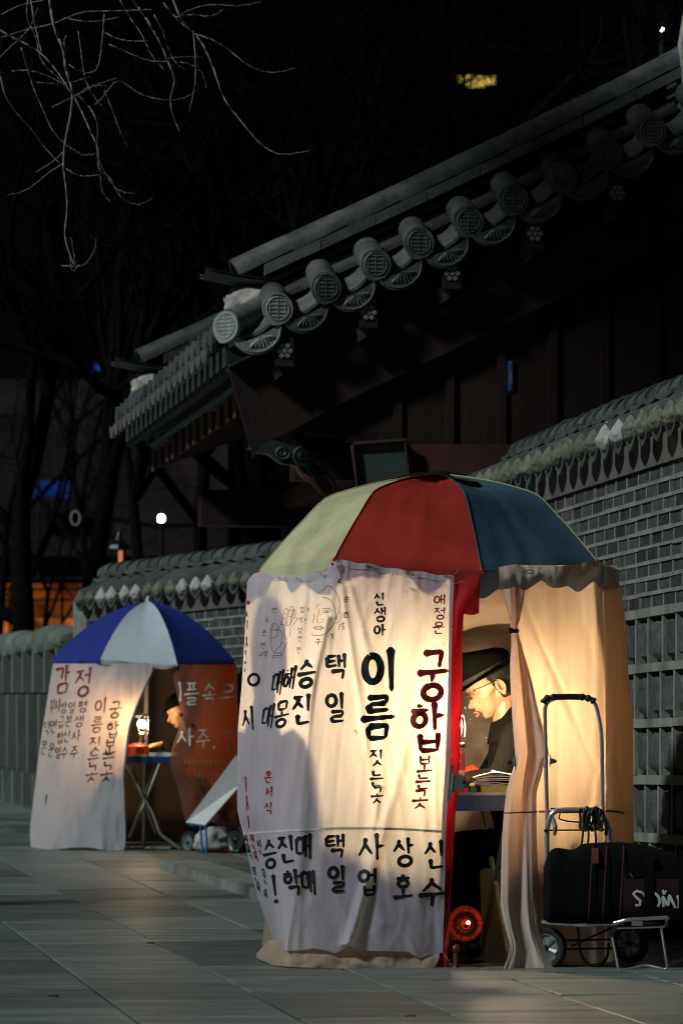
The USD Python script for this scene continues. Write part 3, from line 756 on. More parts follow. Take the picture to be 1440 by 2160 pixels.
for x, y, w, h, m in ((451, 271, 5, 4, 'cyan_dot'), (190, 518, 8, 5, 'blue_sign'), (224, 523, 5, 4, 'blue_sign'), (199, 765, 12, 16, 'blue_bright'), (190, 786, 9, 18, 'blue_bright'), (226, 805, 9, 8, 'blue_sign'), (196, 812, 6, 8, 'blue_sign')):
    part(tw2, 'lit_window', frame_box(P(x, y + h, 119.8), [w * 120 / F, 0, 0], [0, .1, 0], [0, 0, h * 120 / F]), m)
def lamp_post(px, py, Y, r, m, label, h0=.3):
    c = P(px, py, Y); base = c * [1, 1, 0] + [0, 0, float(gz(Y))]
    t = thing('street_lamp', label, 'lamp', base)
    part(t, 'pole', tube([base, c - [0, 0, r]], [.05, .035], 8), 'black_plastic')
    part(t, 'collar', lathe([(.02, -.1), (r * .7, -.03), (r * .75, 0), (r * .4, .01)], c - [0, 0, r]), 'black_plastic')
    part(t, 'globe', ball(c, r, 2, (1, 1, 1.25)), m, smooth=True)
    part(t, 'finial', lathe([(r * .6, 0), (r * .5, .03), (0, .08)], c + [0, 0, r * 1.1]), 'black_plastic')
lamp_post(340, 1094, 58, .052, 'street_bulb', 'white globe street lamp shining above the far end of the wall')
lamp_post(1396, 62, 42, .020, 'white_bulb', 'tiny bright lamp beside the roof ridge at the top right')
lamp_post(82, 944, 84, .02, 'yellow_window', 'tiny yellow lamp among the branches left of the gate')
# lantern standing on the far end of the coping
lc = P(252, 1192, 43.5)
ln_ = thing('coping_lantern', 'small dark lantern with an orange pane behind the far end of the coping', 'lantern', lc)
part(ln_, 'post', cyl(lc - [0, 0, 3.0], lc, .035, 8), 'black_plastic')
part(ln_, 'pane', frame_box(lc + [-.01, -.05, .02], [.045, 0, 0], [0, .05, 0], [0, 0, .14]), 'lantern_pane')
for x in (-.085, -.03, .05): part(ln_, 'bar', frame_box(lc + [x, -.06, 0], [.018, 0, 0], [0, .1, 0], [0, 0, .18]), 'black_plastic')
part(ln_, 'roof', lathe([(.14, 0), (.12, .04), (.05, .1), (.02, .15), (0, .2)], lc + [-.01, 0, .18], seg=8), 'black_plastic')
part(ln_, 'base', lathe([(.1, 0), (.1, .02), (0, .02)], lc - [.01, 0, .02], seg=8), 'black_plastic')

# ================================================================== trees
def limbs(base, direction, length, r, depth, rr, out, spread=.55, gn=.08, up=.06, kids=(2, 3)):
    p = np.asarray(base, float); d = unit(direction); pts = [p]; n = 5
    for k in range(n):
        d = unit(d + rr.normal(0, gn, 3) + np.array([0, 0, up])); p = p + d * length / n; pts.append(p)
    out.append((np.array(pts), np.linspace(r, r * .62, n + 1), depth))
    if depth <= 0: return
    for k in range(int(rr.integers(kids[0], kids[1] + 1)) + 1):
        i = n - (0 if k == 0 else int(rr.integers(0, 3)))
        nd = unit(d + rr.normal(0, spread, 3)); limbs(pts[i], nd, length * rr.uniform(.58, .82), r * (.62 if k == 0 else .5), depth - 1, rr, out, spread, gn * 1.25, up, kids)
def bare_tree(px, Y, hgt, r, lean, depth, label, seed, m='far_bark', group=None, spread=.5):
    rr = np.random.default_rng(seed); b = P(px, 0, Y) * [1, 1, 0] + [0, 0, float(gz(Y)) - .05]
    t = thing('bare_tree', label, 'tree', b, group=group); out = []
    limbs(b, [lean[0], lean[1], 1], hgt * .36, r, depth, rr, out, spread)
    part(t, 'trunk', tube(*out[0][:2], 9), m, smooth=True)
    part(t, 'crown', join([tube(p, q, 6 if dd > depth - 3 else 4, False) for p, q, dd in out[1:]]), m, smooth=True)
    return t
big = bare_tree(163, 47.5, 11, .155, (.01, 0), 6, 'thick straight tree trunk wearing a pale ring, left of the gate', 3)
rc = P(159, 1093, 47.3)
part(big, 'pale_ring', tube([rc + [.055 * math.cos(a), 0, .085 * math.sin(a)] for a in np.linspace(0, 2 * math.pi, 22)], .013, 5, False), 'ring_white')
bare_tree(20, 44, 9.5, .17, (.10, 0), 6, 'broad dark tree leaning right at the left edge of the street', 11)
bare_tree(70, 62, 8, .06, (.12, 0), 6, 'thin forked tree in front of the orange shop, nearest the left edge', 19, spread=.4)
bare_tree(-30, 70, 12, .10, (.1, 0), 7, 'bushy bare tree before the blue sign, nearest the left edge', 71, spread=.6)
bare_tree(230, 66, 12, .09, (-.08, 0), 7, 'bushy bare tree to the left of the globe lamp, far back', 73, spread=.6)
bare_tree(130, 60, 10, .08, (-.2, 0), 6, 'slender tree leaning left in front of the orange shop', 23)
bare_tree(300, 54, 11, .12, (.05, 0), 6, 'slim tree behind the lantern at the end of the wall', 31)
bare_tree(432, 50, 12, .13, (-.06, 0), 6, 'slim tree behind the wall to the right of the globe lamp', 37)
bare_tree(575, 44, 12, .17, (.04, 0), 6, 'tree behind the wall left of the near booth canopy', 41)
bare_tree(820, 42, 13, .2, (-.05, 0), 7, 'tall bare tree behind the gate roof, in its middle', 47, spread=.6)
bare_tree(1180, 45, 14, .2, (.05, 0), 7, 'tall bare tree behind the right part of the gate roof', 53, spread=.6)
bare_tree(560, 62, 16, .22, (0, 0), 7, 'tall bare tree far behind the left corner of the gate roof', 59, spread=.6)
# added leafy tree, unseen above the left edge of the view: it shades the upper half of the gate roof from the street light
def crown_tree(base, centre, rad, n, label, seed):
    rr = np.random.default_rng(seed); t = thing('street_tree', label, 'tree', base); c = np.asarray(centre, float)
    part(t, 'trunk', tube(spline([base, (np.asarray(base) * .6 + c * .4) + [.1, .1, 0], c - [0, 0, .3], c + [0, 0, rad[2] * .7]], 20), np.linspace(.2, .05, 20), 9), 'bark', smooth=True)
    d = rr.normal(0, 1, (n, 3)); d /= np.linalg.norm(d, axis=1, keepdims=True); q = c + d * (rr.random((n, 1)) ** .45) * rad
    br = [tube(spline([c + [0, 0, rr.uniform(-.5, .5)], c + (p - c) * .5 + rr.normal(0, .12, 3), p], 7), np.linspace(.045, .010, 7), 5, False) for p in q[:70]]
    part(t, 'limbs', join(br), 'bark')
    a = rr.normal(0, 1, (n, 3)); a /= np.linalg.norm(a, axis=1, keepdims=True); b = np.cross(a, rr.normal(0, 1, (n, 3))); b /= np.linalg.norm(b, axis=1, keepdims=True); s = rr.uniform(.07, .13, (n, 1))
    v = np.stack([q + a * s, q + b * s * .55, q - a * s, q - b * s * .55], 1).reshape(-1, 3); k = np.arange(n)[:, None] * 4
    part(t, 'crown', (v, np.vstack([k + [0, 1, 2], k + [0, 2, 3]])), 'leaf', kind='stuff')
L['leaf'] = usdkit.material(stage, '/World/Looks/leaf', {'d': ('principled_bsdf', {'base_color': (.035, .05, .025), 'roughness': .6})}, surface='d.BSDF')
kk = 8.2; cpt = np.array([1.45, 23.35, 4.45]) + SUN / np.linalg.norm(SUN) * kk
crown_tree(np.array([-6.6, 18.6, float(gz(18.6))]), cpt, np.array([1.25, 1.2, .9]), 640, 'added leafy tree unseen beyond the left edge, shading the gate roof', 5)
# overhanging twigs, top left (zoomed pixel paths, two pixels to one)
tw_ = thing('overhanging_branch', 'pale thin hanging twigs of a tree reaching in at the top left', 'branch', P(60, -120, 15.6))
def twig(name, pts, r0, r1, parent=tw_, Y=15.6, jog=.10, buds=True, m='twig', seed=0):
    rr = np.random.default_rng(seed + len(pts) * 7 + int(pts[0][0]))
    p2 = spline([(x / 2, y / 2) for x, y in pts], max(12, len(pts) * 6))
    Ys = Y + np.cumsum(rr.normal(0, jog * .12, len(p2)))
    p = P(p2[:, 0], p2[:, 1], Ys); ms = [tube(p, np.linspace(r0, r1, len(p)), 6)]
    if buds:
        for k in range(1, len(p) - 1, 2):
            dd = unit(p[k] - p[k - 1]); sd = unit(np.cross(dd, [0, 1, 0])) * (1 if (k // 2) % 2 else -1)
            ms.append(tube([p[k], p[k] + (sd * .8 - dd * .2) * .007], [.0030, .0014], 4))
    return part(parent, name, join(ms), m, smooth=True)
TW = [([(205, -40), (215, 40), (235, 130), (268, 215), (278, 290), (300, 360), (300, 470), (275, 600), (268, 690), (280, 800), (282, 900), (274, 990), (296, 1075), (312, 1115)], .0075, .0028),
      ([(540, -30), (600, 50), (655, 140), (690, 210), (712, 265), (735, 345), (722, 400), (735, 500), (757, 552)], .0062, .0022),
      ([(725, -20), (775, 90), (830, 150), (880, 235), (920, 345), (950, 420), (985, 470), (1045, 545), (1125, 625), (1180, 648), (1240, 646), (1305, 634)], .0056, .0018),
      ([(815, 140), (880, 160), (960, 205), (1060, 280), (1130, 302), (1190, 300), (1245, 283)], .0036, .0016),
      ([(-10, 162), (60, 140), (150, 115), (230, 95), (290, 70), (350, 50), (430, 45), (540, 42), (640, 38)], .0036, .002),
      ([(270, 72), (330, 85), (400, 88), (500, 70)], .0028, .0014),
      ([(435, 130), (480, 155), (540, 170), (625, 170)], .0028, .0014), ([(460, 185), (540, 220), (640, 255), (720, 255)], .0028, .0014),
      ([(300, 412), (360, 380), (420, 352), (490, 328)], .0034, .0015), ([(355, 375), (400, 360), (455, 360)], .0024, .0012),
      ([(310, 400), (350, 480), (390, 570), (415, 640), (425, 720), (455, 740), (490, 800), (545, 852), (590, 860), (645, 832)], .0050, .0015),
      ([(330, 400), (390, 470), (410, 520), (410, 600), (415, 670), (440, 720), (470, 770), (500, 800), (568, 815)], .0042, .0014),
      ([(268, 640), (215, 685), (150, 725)], .003, .0014), ([(272, 685), (190, 740), (110, 800), (30, 822)], .0032, .0012),
      ([(278, 610), (310, 630), (345, 650), (400, 648)], .003, .0013), ([(280, 710), (330, 738), (380, 740), (420, 735)], .0026, .0013),
      ([(400, 440), (440, 400), (500, 340), (560, 375), (640, 410), (720, 420), (790, 405), (830, 380)], .0026, .0013),
      ([(815, 130), (825, 260), (818, 380), (797, 470)], .0034, .0014), ([(712, 245), (780, 238), (855, 240)], .003, .0012),
      ([(0, 300), (20, 390), (60, 460), (130, 540), (215, 650), (255, 690)], .0042, .0022), ([(90, 200), (120, 300), (150, 390), (190, 480), (230, 560), (270, 600)], .0036, .0018),
      ([(120, -10), (118, 80), (150, 150), (180, 260), (240, 320), (290, 380)], .0044, .0028), ([(0, 125), (60, 160), (140, 200), (200, 250), (255, 320), (300, 390)], .0048, .003),
      ([(50, 298), (110, 295), (200, 318), (265, 350)], .0028, .0014), ([(150, 345), (210, 350), (300, 345), (380, 320)], .0026, .0013),
      ([(440, 60), (435, 130), (425, 220), (395, 300), (340, 300), (290, 270)], .0034, .0016), ([(330, 130), (345, 240), (360, 330), (400, 410), (440, 460)], .003, .0014),
      ([(505, -10), (540, 60), (590, 130), (640, 230), (690, 290)], .0034, .0016), ([(650, 60), (690, 140), (750, 270), (780, 290)], .0028, .0013),
      ([(740, 70), (800, 60), (860, 65), (905, 60), (940, 38)], .003, .0014), ([(690, 10), (760, 90), (810, 130)], .0034, .0026), ([(760, 60), (830, 30), (900, 18), (1000, 22), (1100, 5)], .0028, .0014),
      ([(262, 1120), (312, 1122), (355, 1115), (378, 1090), (400, 1050), (404, 1004)], .0030, .0013), ([(296, 1075), (312, 1140), (330, 1122)], .0022, .001),
      ([(300, 1000), (310, 1060), (318, 1118)], .002, .001), ([(220, 450), (260, 430), (300, 410)], .0024, .0016), ([(280, 150), (270, 185), (278, 205)], .0026, .0014),
      ([(440, 380), (480, 480), (510, 560), (540, 620)], .0022, .001), ([(425, 740), (430, 800), (470, 856)], .002, .001), ([(760, 260), (840, 290), (870, 370)], .002, .001),
      ([(5, 60), (90, 20), (180, 0)], .003, .002), ([(0, 240), (40, 200), (120, 120), (160, 30)], .003, .0016), ([(130, -5), (150, 110), (175, 215)], .0046, .003)]
for k, (pts, a, b) in enumerate(TW): twig('twig', pts, a, b, seed=k * 13, Y=15.6 + .25 * ((k * 37) % 11) / 11)
tr_ = thing('twig_cluster', 'few dim twigs hanging in above the plastered roof ridge end, top right', 'branch', P(1380, -60, 24))
for k, (pts, a, b) in enumerate((([(2680, -20), (2700, 100), (2640, 190), (2600, 240)], .008, .004), ([(2550, -10), (2620, 30), (2700, 68), (2760, 50), (2850, 10)], .007, .004), ([(2690, 60), (2600, 60), (2560, 90), (2570, 140), (2560, 200)], .006, .003), ([(2840, 0), (2820, 80), (2790, 160), (2740, 210), (2690, 250)], .006, .003), ([(2600, 70), (2590, 120), (2640, 130)], .005, .002))):
    twig('twig', pts, a, b, parent=tr_, Y=24, buds=False, m='far_bark', seed=k)
# ================================================================== brush lettering: Hangul built from strokes
def circ(cx, cy, rx, ry, n=18, a0=-1.9): return [(cx + rx * math.cos(a0 + 2 * math.pi * k / n), cy + ry * math.sin(a0 + 2 * math.pi * k / n)) for k in range(n + 1)]
CON = {'ㄱ': [[(.05, .12), (.92, .08), (.80, .95)]], 'ㄴ': [[(.10, .05), (.14, .88), (.97, .78)]], 'ㄷ': [[(.1, .1), (.9, .08)], [(.12, .1), (.12, .9), (.96, .84)]],
       'ㄹ': [[(.05, .08), (.90, .05), (.86, .46)], [(.86, .46), (.12, .50)], [(.12, .50), (.12, .94), (.97, .88)]],
       'ㅁ': [[(.10, .08), (.14, .92)], [(.10, .10), (.92, .05), (.86, .9)], [(.14, .88), (.86, .88)]],
       'ㅂ': [[(.12, .02), (.16, .95)], [(.88, .0), (.86, .95)], [(.16, .48), (.86, .45)], [(.16, .92), (.86, .92)]],
       'ㅅ': [[(.52, .02), (.45, .42), (.02, .95)], [(.48, .38), (.98, .90)]], 'ㅇ': [circ(.5, .5, .42, .42)],
       'ㅈ': [[(.05, .10), (.92, .06)], [(.58, .10), (.42, .52), (.02, .95)], [(.46, .46), (.98, .90)]],
       'ㅌ': [[(.1, .08), (.92, .04)], [(.12, .5), (.86, .47)], [(.12, .08), (.10, .92), (.97, .86)]],
       'ㅍ': [[(.05, .12), (.95, .08)], [(.30, .14), (.32, .84)], [(.68, .12), (.66, .84)], [(.02, .88), (.98, .84)]],
       'ㅎ': [[(.35, .02), (.66, .05)], [(.04, .27), (.96, .23)], circ(.5, .66, .33, .30)]}
VOW = {'ㅏ': [[(.34, 0), (.40, 1)], [(.40, .50), (.98, .47)]], 'ㅐ': [[(.12, .06), (.18, .92)], [(.18, .5), (.74, .48)], [(.74, 0), (.80, 1)]], 'ㅑ': [[(.34, 0), (.4, 1)], [(.4, .36), (.98, .33)], [(.4, .64), (.98, .61)]],
       'ㅓ': [[(.70, 0), (.72, 1)], [(.0, .46), (.70, .44)]], 'ㅕ': [[(.70, 0), (.72, 1)], [(.05, .32), (.70, .30)], [(.05, .60), (.70, .58)]], 'ㅣ': [[(.5, 0), (.56, 1)]], 'ㅔ': [[(.4, .05), (.42, .92)], [(0, .46), (.4, .45)], [(.82, 0), (.86, 1)]],
       'ㅗ': [[(.5, .0), (.5, .68)], [(0, .78), (1, .66)]], 'ㅜ': [[(0, .22), (1, .14)], [(.52, .2), (.48, 1)]], 'ㅡ': [[(0, .56), (1, .44)]], 'ㅛ': [[(.32, 0), (.34, .68)], [(.68, 0), (.66, .68)], [(0, .78), (1, .68)]], 'ㅠ': [[(0, .2), (1, .14)], [(.32, .2), (.28, 1)], [(.68, .2), (.68, 1)]]}
LI, VI, TI = 'ㄱㄲㄴㄷㄸㄹㅁㅂㅃㅅㅆㅇㅈㅉㅊㅋㅌㅍㅎ', 'ㅏㅐㅑㅒㅓㅔㅕㅖㅗㅘㅙㅚㅛㅜㅝㅞㅟㅠㅡㅢㅣ', ' ㄱㄲㄳㄴㄵㄶㄷㄹㄺㄻㄼㄽㄾㄿㅀㅁㅂㅄㅅㅆㅇㅈㅊㅋㅌㅍㅎ'
def put(strokes, x0, y0, x1, y1): return [[(x0 + (x1 - x0) * x, y0 + (y1 - y0) * y) for x, y in s] for s in strokes]
def syll(ch):
    if ch in CON: return put(CON[ch], 0, 0, 1, 1)
    if ch in VOW: return put(VOW[ch], 0, 0, 1, 1)
    k = ord(ch) - 0xAC00; l, v, t = LI[k // 588], VI[k // 28 % 21], TI[k % 28]
    flat_v = v in 'ㅗㅛㅜㅠㅡ'
    if flat_v and t == ' ': return put(CON[l], .14, 0, .86, .50) + put(VOW[v], 0, .50, 1, 1)
    if flat_v: return put(CON[l], .16, 0, .84, .36) + put(VOW[v], 0, .38, 1, .62) + put(CON[t], .16, .66, .84, 1)
    if t == ' ': return put(CON[l], 0, .14, .54, .84) + put(VOW[v], .56, 0, 1, 1)
    return put(CON[l], 0, .06, .56, .50) + put(VOW[v], .56, 0, 1, .58) + put(CON[t], .22, .62, .92, 1)
HAN = {'未': [[(.2, .25), (.8, .22)], [(.05, .48), (.95, .45)], [(.5, 0), (.5, 1)], [(.48, .5), (.1, .85)], [(.52, .5), (.92, .85)]],
       '申': [[(.15, .2), (.17, .72)], [(.15, .2), (.85, .18), (.83, .72)], [(.17, .46), (.83, .45)], [(.17, .71), (.83, .71)], [(.5, 0), (.5, 1)]],
       '酉': [[(.05, .08), (.95, .05)], [(.12, .3), (.14, .98)], [(.12, .3), (.88, .28), (.86, .98)], [(.38, .08), (.36, .5)], [(.62, .08), (.64, .5)], [(.14, .7), (.86, .7)], [(.14, .96), (.86, .96)]],
       '戌': [[(.15, .25), (.9, .2)], [(.18, .25), (.15, .6), (.02, .95)], [(.55, .0), (.65, .5), (.95, .95)], [(.85, .4), (.4, .95)], [(.28, .5), (.5, .48)], [(.7, .02), (.8, .12)]],
       '亥': [[(.45, 0), (.55, .12)], [(.08, .22), (.92, .2)], [(.5, .22), (.25, .48), (.6, .45)], [(.7, .4), (.2, .98)], [(.5, .65), (.9, .98)]],
       '子': [[(.2, .08), (.8, .06), (.5, .32)], [(.5, .32), (.52, .92), (.36, .84)], [(.02, .48), (.98, .44)]]}
STK = [0]
def ribbon(pts, w, fn, taper=True, closed=False, off=.0022, wob=0.0):
    """A brush stroke: pts and width in pixels of the painted surface, fn(px, py, off) its points in space."""
    p = np.asarray(pts, float)
    if len(p) > 3: p = spline(p, len(p) * 2)
    d = np.r_[0, np.cumsum(np.linalg.norm(np.diff(p, axis=0), axis=1))]
    n = max(6, int(d[-1] / 2.2)); q = np.stack([np.interp(np.linspace(0, d[-1], n), d, p[:, k]) for k in (0, 1)], 1)
    if 2 < len(pts) <= 3:
        for _ in range(2): q[1:-1] = .25 * q[:-2] + .5 * q[1:-1] + .25 * q[2:]
    t = np.gradient(q, axis=0); t /= np.linalg.norm(t, axis=1, keepdims=True) + 1e-9
    nm = np.stack([-t[:, 1], t[:, 0]], 1); u = np.linspace(0, 1, n)
    STK[0] += 1
    ww = np.full(n, w, float)
    if taper and not closed:
        ww *= 1.08 - .50 * u + .34 * np.exp(-((u - .07) / .09) ** 2) + .16 * np.exp(-((u - .93) / .06) ** 2)
        e = np.minimum(u, 1 - u) * d[-1] / (w * .55 + 1e-9); ww *= np.sqrt(np.clip(e, .12, 1))
    ww *= 1 + .30 * N2(u * 6, STK[0] * 3.7, 2) + wob * N2(u * 20, STK[0] * 1.7, 3)
    cols = np.array([-.5, -.25, 0, .25, .5]); xy = q[:, None] + nm[:, None] * (ww[:, None] * cols)[..., None]
    v = fn(xy[..., 0].ravel(), xy[..., 1].ravel(), off + .00025 * (STK[0] % 5))
    return v, gridf(n, 5)[:, ::-1]
def glyph(ch, cx, cy, w, h, sw, fn, skew=0.0, rot=0.0, off=.0022):
    st = HAN[ch] if ch in HAN else syll(ch); ms = []
    for s in st:
        p = np.array([(x - .5, y - .5) for x, y in s]); x = p[:, 0] * w + (-p[:, 1]) * skew * h; y = p[:, 1] * h + p[:, 0] * rot * w
        p = np.stack([cx + x, cy + y], 1); ms.append(ribbon(p, sw, fn, closed=len(s) > 10, off=off, wob=.12))
    return join(ms)

# ================================================================== near booth: umbrella canopy
BX, BY = (922 - 720) * 17.15 / F, 17.15
um = thing('booth_umbrella', 'large market umbrella with cream, red and blue panels roofing the near booth', 'umbrella', (BX, BY, .015))
V8 = [P(545, 1206, 16.90), P(705, 1180, 16.42), P(1016, 1203, 16.44), P(1258, 1184, 16.86), P(1252, 1194, 17.55), P(1010, 1200, 17.95), P(760, 1205, 17.95), P(580, 1206, 17.5)]
AP = P(925, 1001, 17.15)
DROP = PchipInterpolator([0, .32, .48, .62, .76, .90, 1], [0, .09, .165, .255, .50, .78, 1])
def rib(i, r): 
    v = V8[i % 8]; r = np.asarray(r, float)[..., None]; p = AP + (v - AP) * r; p[..., 2] = AP[2] + (v[2] - AP[2]) * DROP(r[..., 0]); return p
cols8 = ['canopy_cream', 'canopy_red', 'canopy_blue', 'canopy_cream', 'canopy_red', 'canopy_blue', 'canopy_cream', 'canopy_red']
names8 = {0: 'cream panel', 1: 'red panel', 2: 'blue panel'}
for i in range(8):
    rr = np.linspace(0.02, 1, 34); uu = np.linspace(0, 1, 30)
    a, b = rib(i, rr), rib(i + 1, rr)
    g = a[:, None] * (1 - uu)[None, :, None] + b[:, None] * uu[None, :, None]
    sagf = np.sin(np.pi * uu)[None] * np.sin(np.pi * rr ** .8)[:, None]
    cen = np.array([AP[0], AP[1], AP[2] - .45]); nr = g - cen; nr /= np.linalg.norm(nr, axis=-1, keepdims=True)
    wrk = .018 * N2(uu[None] * 9 + i * 5, rr[:, None] * 2.2, 4) * np.sin(np.pi * uu)[None] + .007 * np.sin(np.pi * uu)[None] * N2(uu[None] * 26, rr[:, None] * 5 + i, 5)
    g = g + nr * (-.022 * sagf + wrk)[..., None]
    low_ = (.050, .030, .016, .02, .02, .02, .02, .04)[i]
    sk1 = g[-1] - np.array([0, 0, 1.0]) * (low_ * .55 * np.sin(np.pi * uu) ** .7 + .004)[:, None]; sk2 = g[-1] - np.array([0, 0, 1.0]) * (low_ * np.sin(np.pi * uu) ** .7 + .008 + .004 * np.sin(uu * 23 + i))[:, None]
    g = np.concatenate([g, sk1[None], sk2[None]], 0)
    part(um, 'canopy_panel', (g.reshape(-1, 3), gridf(36, 30)), cols8[i], smooth=True, label=names8.get(i))
    part(um, 'rib', tube(rib(i, np.linspace(0.03, 1.0, 16)) - [0, 0, .012], .006, 6), 'dull_steel')
    part(um, 'seam', tube(rib(i, np.linspace(0.03, 1.0, 22)) + [0, 0, .002], .0035, 5), cols8[i])
    part(um, 'rib_tip', ball(rib(i, np.array([1.0]))[0], .010, 1), 'red_plastic')
pole_b = np.array([BX, BY, .02])
part(um, 'pole', cyl(pole_b, AP - [0, 0, .02], .018, 10), 'dull_steel')
part(um, 'pole_foot', lathe([(0, 0), (.17, 0), (.18, .03), (.14, .07), (.03, .09), (.03, .2), (.02, .2)], pole_b), 'black_plastic')
# valance hanging inside the rim
for i, m, drp in ((0, 'canopy_white', .19), (1, 'canopy_red', .19), (2, 'canopy_blue', .10), (7, 'canopy_cream', .12), (3, 'canopy_cream', .1)):
    a, b = V8[i], V8[(i + 1) % 8]; uu = np.linspace(0, 1, 40); c = np.array([BX, BY, 0])
    vv = []
    for k, w in enumerate(np.linspace(0, 1, 6)):
        for u in uu:
            p = a * (1 - u) + b * u; inn = unit((c - p) * [1, 1, 0])
            vv.append(p + inn * (.025 + .03 * w + .010 * math.sin(u * 17) * w) - np.array([0, 0, drp * w * (1 + .16 * math.sin(u * 9.5 + i) + .10 * math.sin(u * 21))]))
    part(um, 'valance', (np.array(vv), gridf(6, 40)), m, smooth=True)
vv = []
for u in np.linspace(0, 1, 16):
    for w in np.linspace(0, 1, 7):
        x = 842 + 165 * u; y = 1006 - 14 * math.sin(math.pi * min(1, u * 1.1)) + 10 * (1 - w) + 9 * N2(u * 7, w * 3, 8)
        vv.append(P(x, y - 8 * w * N2(u * 11, 1.3, 3), 16.96 + .34 * w))
part(um, 'crumpled_cover', (np.array(vv), gridf(16, 7)), 'black_cover')

# ================================================================== near booth: painted white cloth in front
LY = [1205, 1230, 1300, 1440, 1560, 1700, 1760, 1850, 1920, 1990, 2050]
LX = [540, 521, 518, 510, 501, 500, 513, 532, 552, 576, 585]
RX = [957, 957, 954, 951, 950, 943, 940, 938, 936, 934, 932]
CX_ = [705, 704, 692, 668, 652, 640, 635, 628, 618, 606, 604]
fL, fR, fC = PchipInterpolator(LY, LX), PchipInterpolator(LY, RX), PchipInterpolator(LY, CX_)
def wrinkle(px, py):
    left = 1 / (1 + np.exp((px - fC(py) - 20) / 18)); low = np.clip((py - 1750) / 250, 0, 1); top_ = np.clip((1330 - py) / 130, 0, 1)
    sl = px + (py - 1200) * .10
    w = .026 * left * N2(sl / 17, py / 260, 11) + .012 * N2(sl / 38, py / 330, 12) + .010 * top_ * N2(px / 12, py / 140, 13)
    w = w + .020 * low * N2((px - (py - 1990) * .35) / 34, (py + px * .3) / 120, 14) + .006 * N2(sl / 9, py / 200, 15) * (left * .8 + .25)
    w = w + .022 * (.25 - np.abs(N2(sl / 24, py / 420, 16))) * (.25 + left) + .010 * (.25 - np.abs(N2((px + py * .25) / 30, (py - px * .4) / 90, 17)))
    w = w + .016 * low * (.25 - np.abs(N2((px - (py - 1900) * .5) / 26, (py + px * .6) / 60, 18)))
    # long folds pulled from the pins, fanning down to the right
    for x0, y0, k, a, s in ((712, 1190, .16, .016, 7), (735, 1230, .30, .010, 8), (760, 1330, .22, .008, 9), (800, 1480, .05, .006, 8), (690, 1300, -.22, .020, 9), (800, 1660, -.16, .012, 8), (733, 1996, -.30, .030, 11), (880, 1500, .06, .007, 8), (915, 1600, .03, .008, 7)):
        dx = px - (x0 + (py - y0) * k); up_ = (py < y0) if y0 > 1900 else (py > y0)
        fade = np.exp(-np.abs(py - y0) / 260)
        w = w + a * np.exp(-(dx / s) ** 2) * fade * up_
    return w * 1.3
def front_Y(px, py):
    l, r, c = fL(py), fR(py), fC(py)
    s = np.clip((c - px) / np.maximum(c - l, 1), 0, 1)
    bulge = .05 * np.sin(np.pi * np.clip((py - 1205) / 840, 0, 1)) * (1 - s)
    belly = .03 * np.sin(np.pi * np.clip((px - c) / np.maximum(r - c, 1), 0, 1)) * np.clip((py - 1215) / 200, 0, 1)
    return 16.42 + .50 * s ** 1.45 - bulge - belly - wrinkle(px, py)
def front_pt(px, py, off=0.0): return P(px, py, front_Y(px, py) - off)
def top_y(px): return np.interp(px, [500, 520, 545, 580, 620, 665, 690, 707, 760, 830, 900, 960], [1222, 1217, 1207, 1212, 1217, 1212, 1203, 1181, 1188, 1200, 1209, 1216]) + 1.5 * np.sin(px / 9.0)
def bot_y(px): return np.interp(px, [560, 575, 600, 640, 660, 690, 704, 720, 733, 754, 800, 860, 884, 905, 935], [1982, 1988, 2007, 2004, 2001, 2007, 2012, 2004, 1996, 2006, 2007, 2008, 2023, 2016, 2010])
NV, NU = 210, 190
vv = []
yy = np.linspace(0, 1, NV)
for w in yy:
    yl = 1207 + (1986 - 1207) * w
    ext = [(k * 11, k * .14) for k in (5, 4, 3, 2, 1)]
    for dx, dY in ext:
        x = fL(yl) + dx; vv.append(P(x, yl, front_Y(fL(yl), yl) + dY))
    for s in np.linspace(0, 1, NU) ** 1.15:
        l_, r_ = fL(yl), fR(yl); x = l_ + (r_ - l_) * s
        y = top_y(x) + (bot_y(x) - top_y(x)) * w
        x = fL(y) + (fR(y) - fL(y)) * s
        vv.append(front_pt(x, y))
paint = thing('painted_cloth', 'big translucent white cloth with black and red brushed lettering, front of the near booth', 'cloth', P(740, 2045, 16.4))
part(paint, 'sheet', (np.array(vv), gridf(NV, NU + 5)), 'white_cloth', smooth=True)
# hem at the top, seam, pins
def along(fy, x0, x1, w, m, name, off=.003, n=80):
    xs_ = np.linspace(x0, x1, n); part(paint, name, ribbon([(x, fy(x)) for x in xs_], w, front_pt, taper=False, closed=True, off=off), m)
along(lambda x: top_y(x) + 6, 548, 952, 12, 'white_cloth', 'top_hem')
along(lambda x: 1752 + 11 * ((x - 760) / 240) ** 2 * (1 if x < 760 else 1.3) - 4, 515, 938, 5, 'seam_gray', 'cross_seam')
def pin(x, y, w, parent=paint, fn=front_pt, Y=None):
    pts = [(x, y), (x + w * .5, y + 1.5), (x + w, y + 4), (x + w * .98, y + 8), (x + w * .5, y + 6), (x, y + 3), (x - 2, y + 1), (x, y)]
    p = fn(np.array([q[0] for q in pts]), np.array([q[1] for q in pts]), .006); part(parent, 'safety_pin', tube(p, .0016, 5), 'dull_steel')
for x, y, w in ((588, 1218, 16), (624, 1219, 13), (772, 1192, 18), (856, 1205, 16), (936, 1213, 18), (676, 1209, 10), (866, 1240, 10), (748, 1540, 4)): pin(x, y, w)
part(paint, 'red_stud', ball(front_pt(np.array(701.), np.array(1190.), .006), .007, 1), 'red_plastic')
part(paint, 'red_stud', ball(front_pt(np.array(524.), np.array(1271.), .006), .009, 1), 'red_plastic')
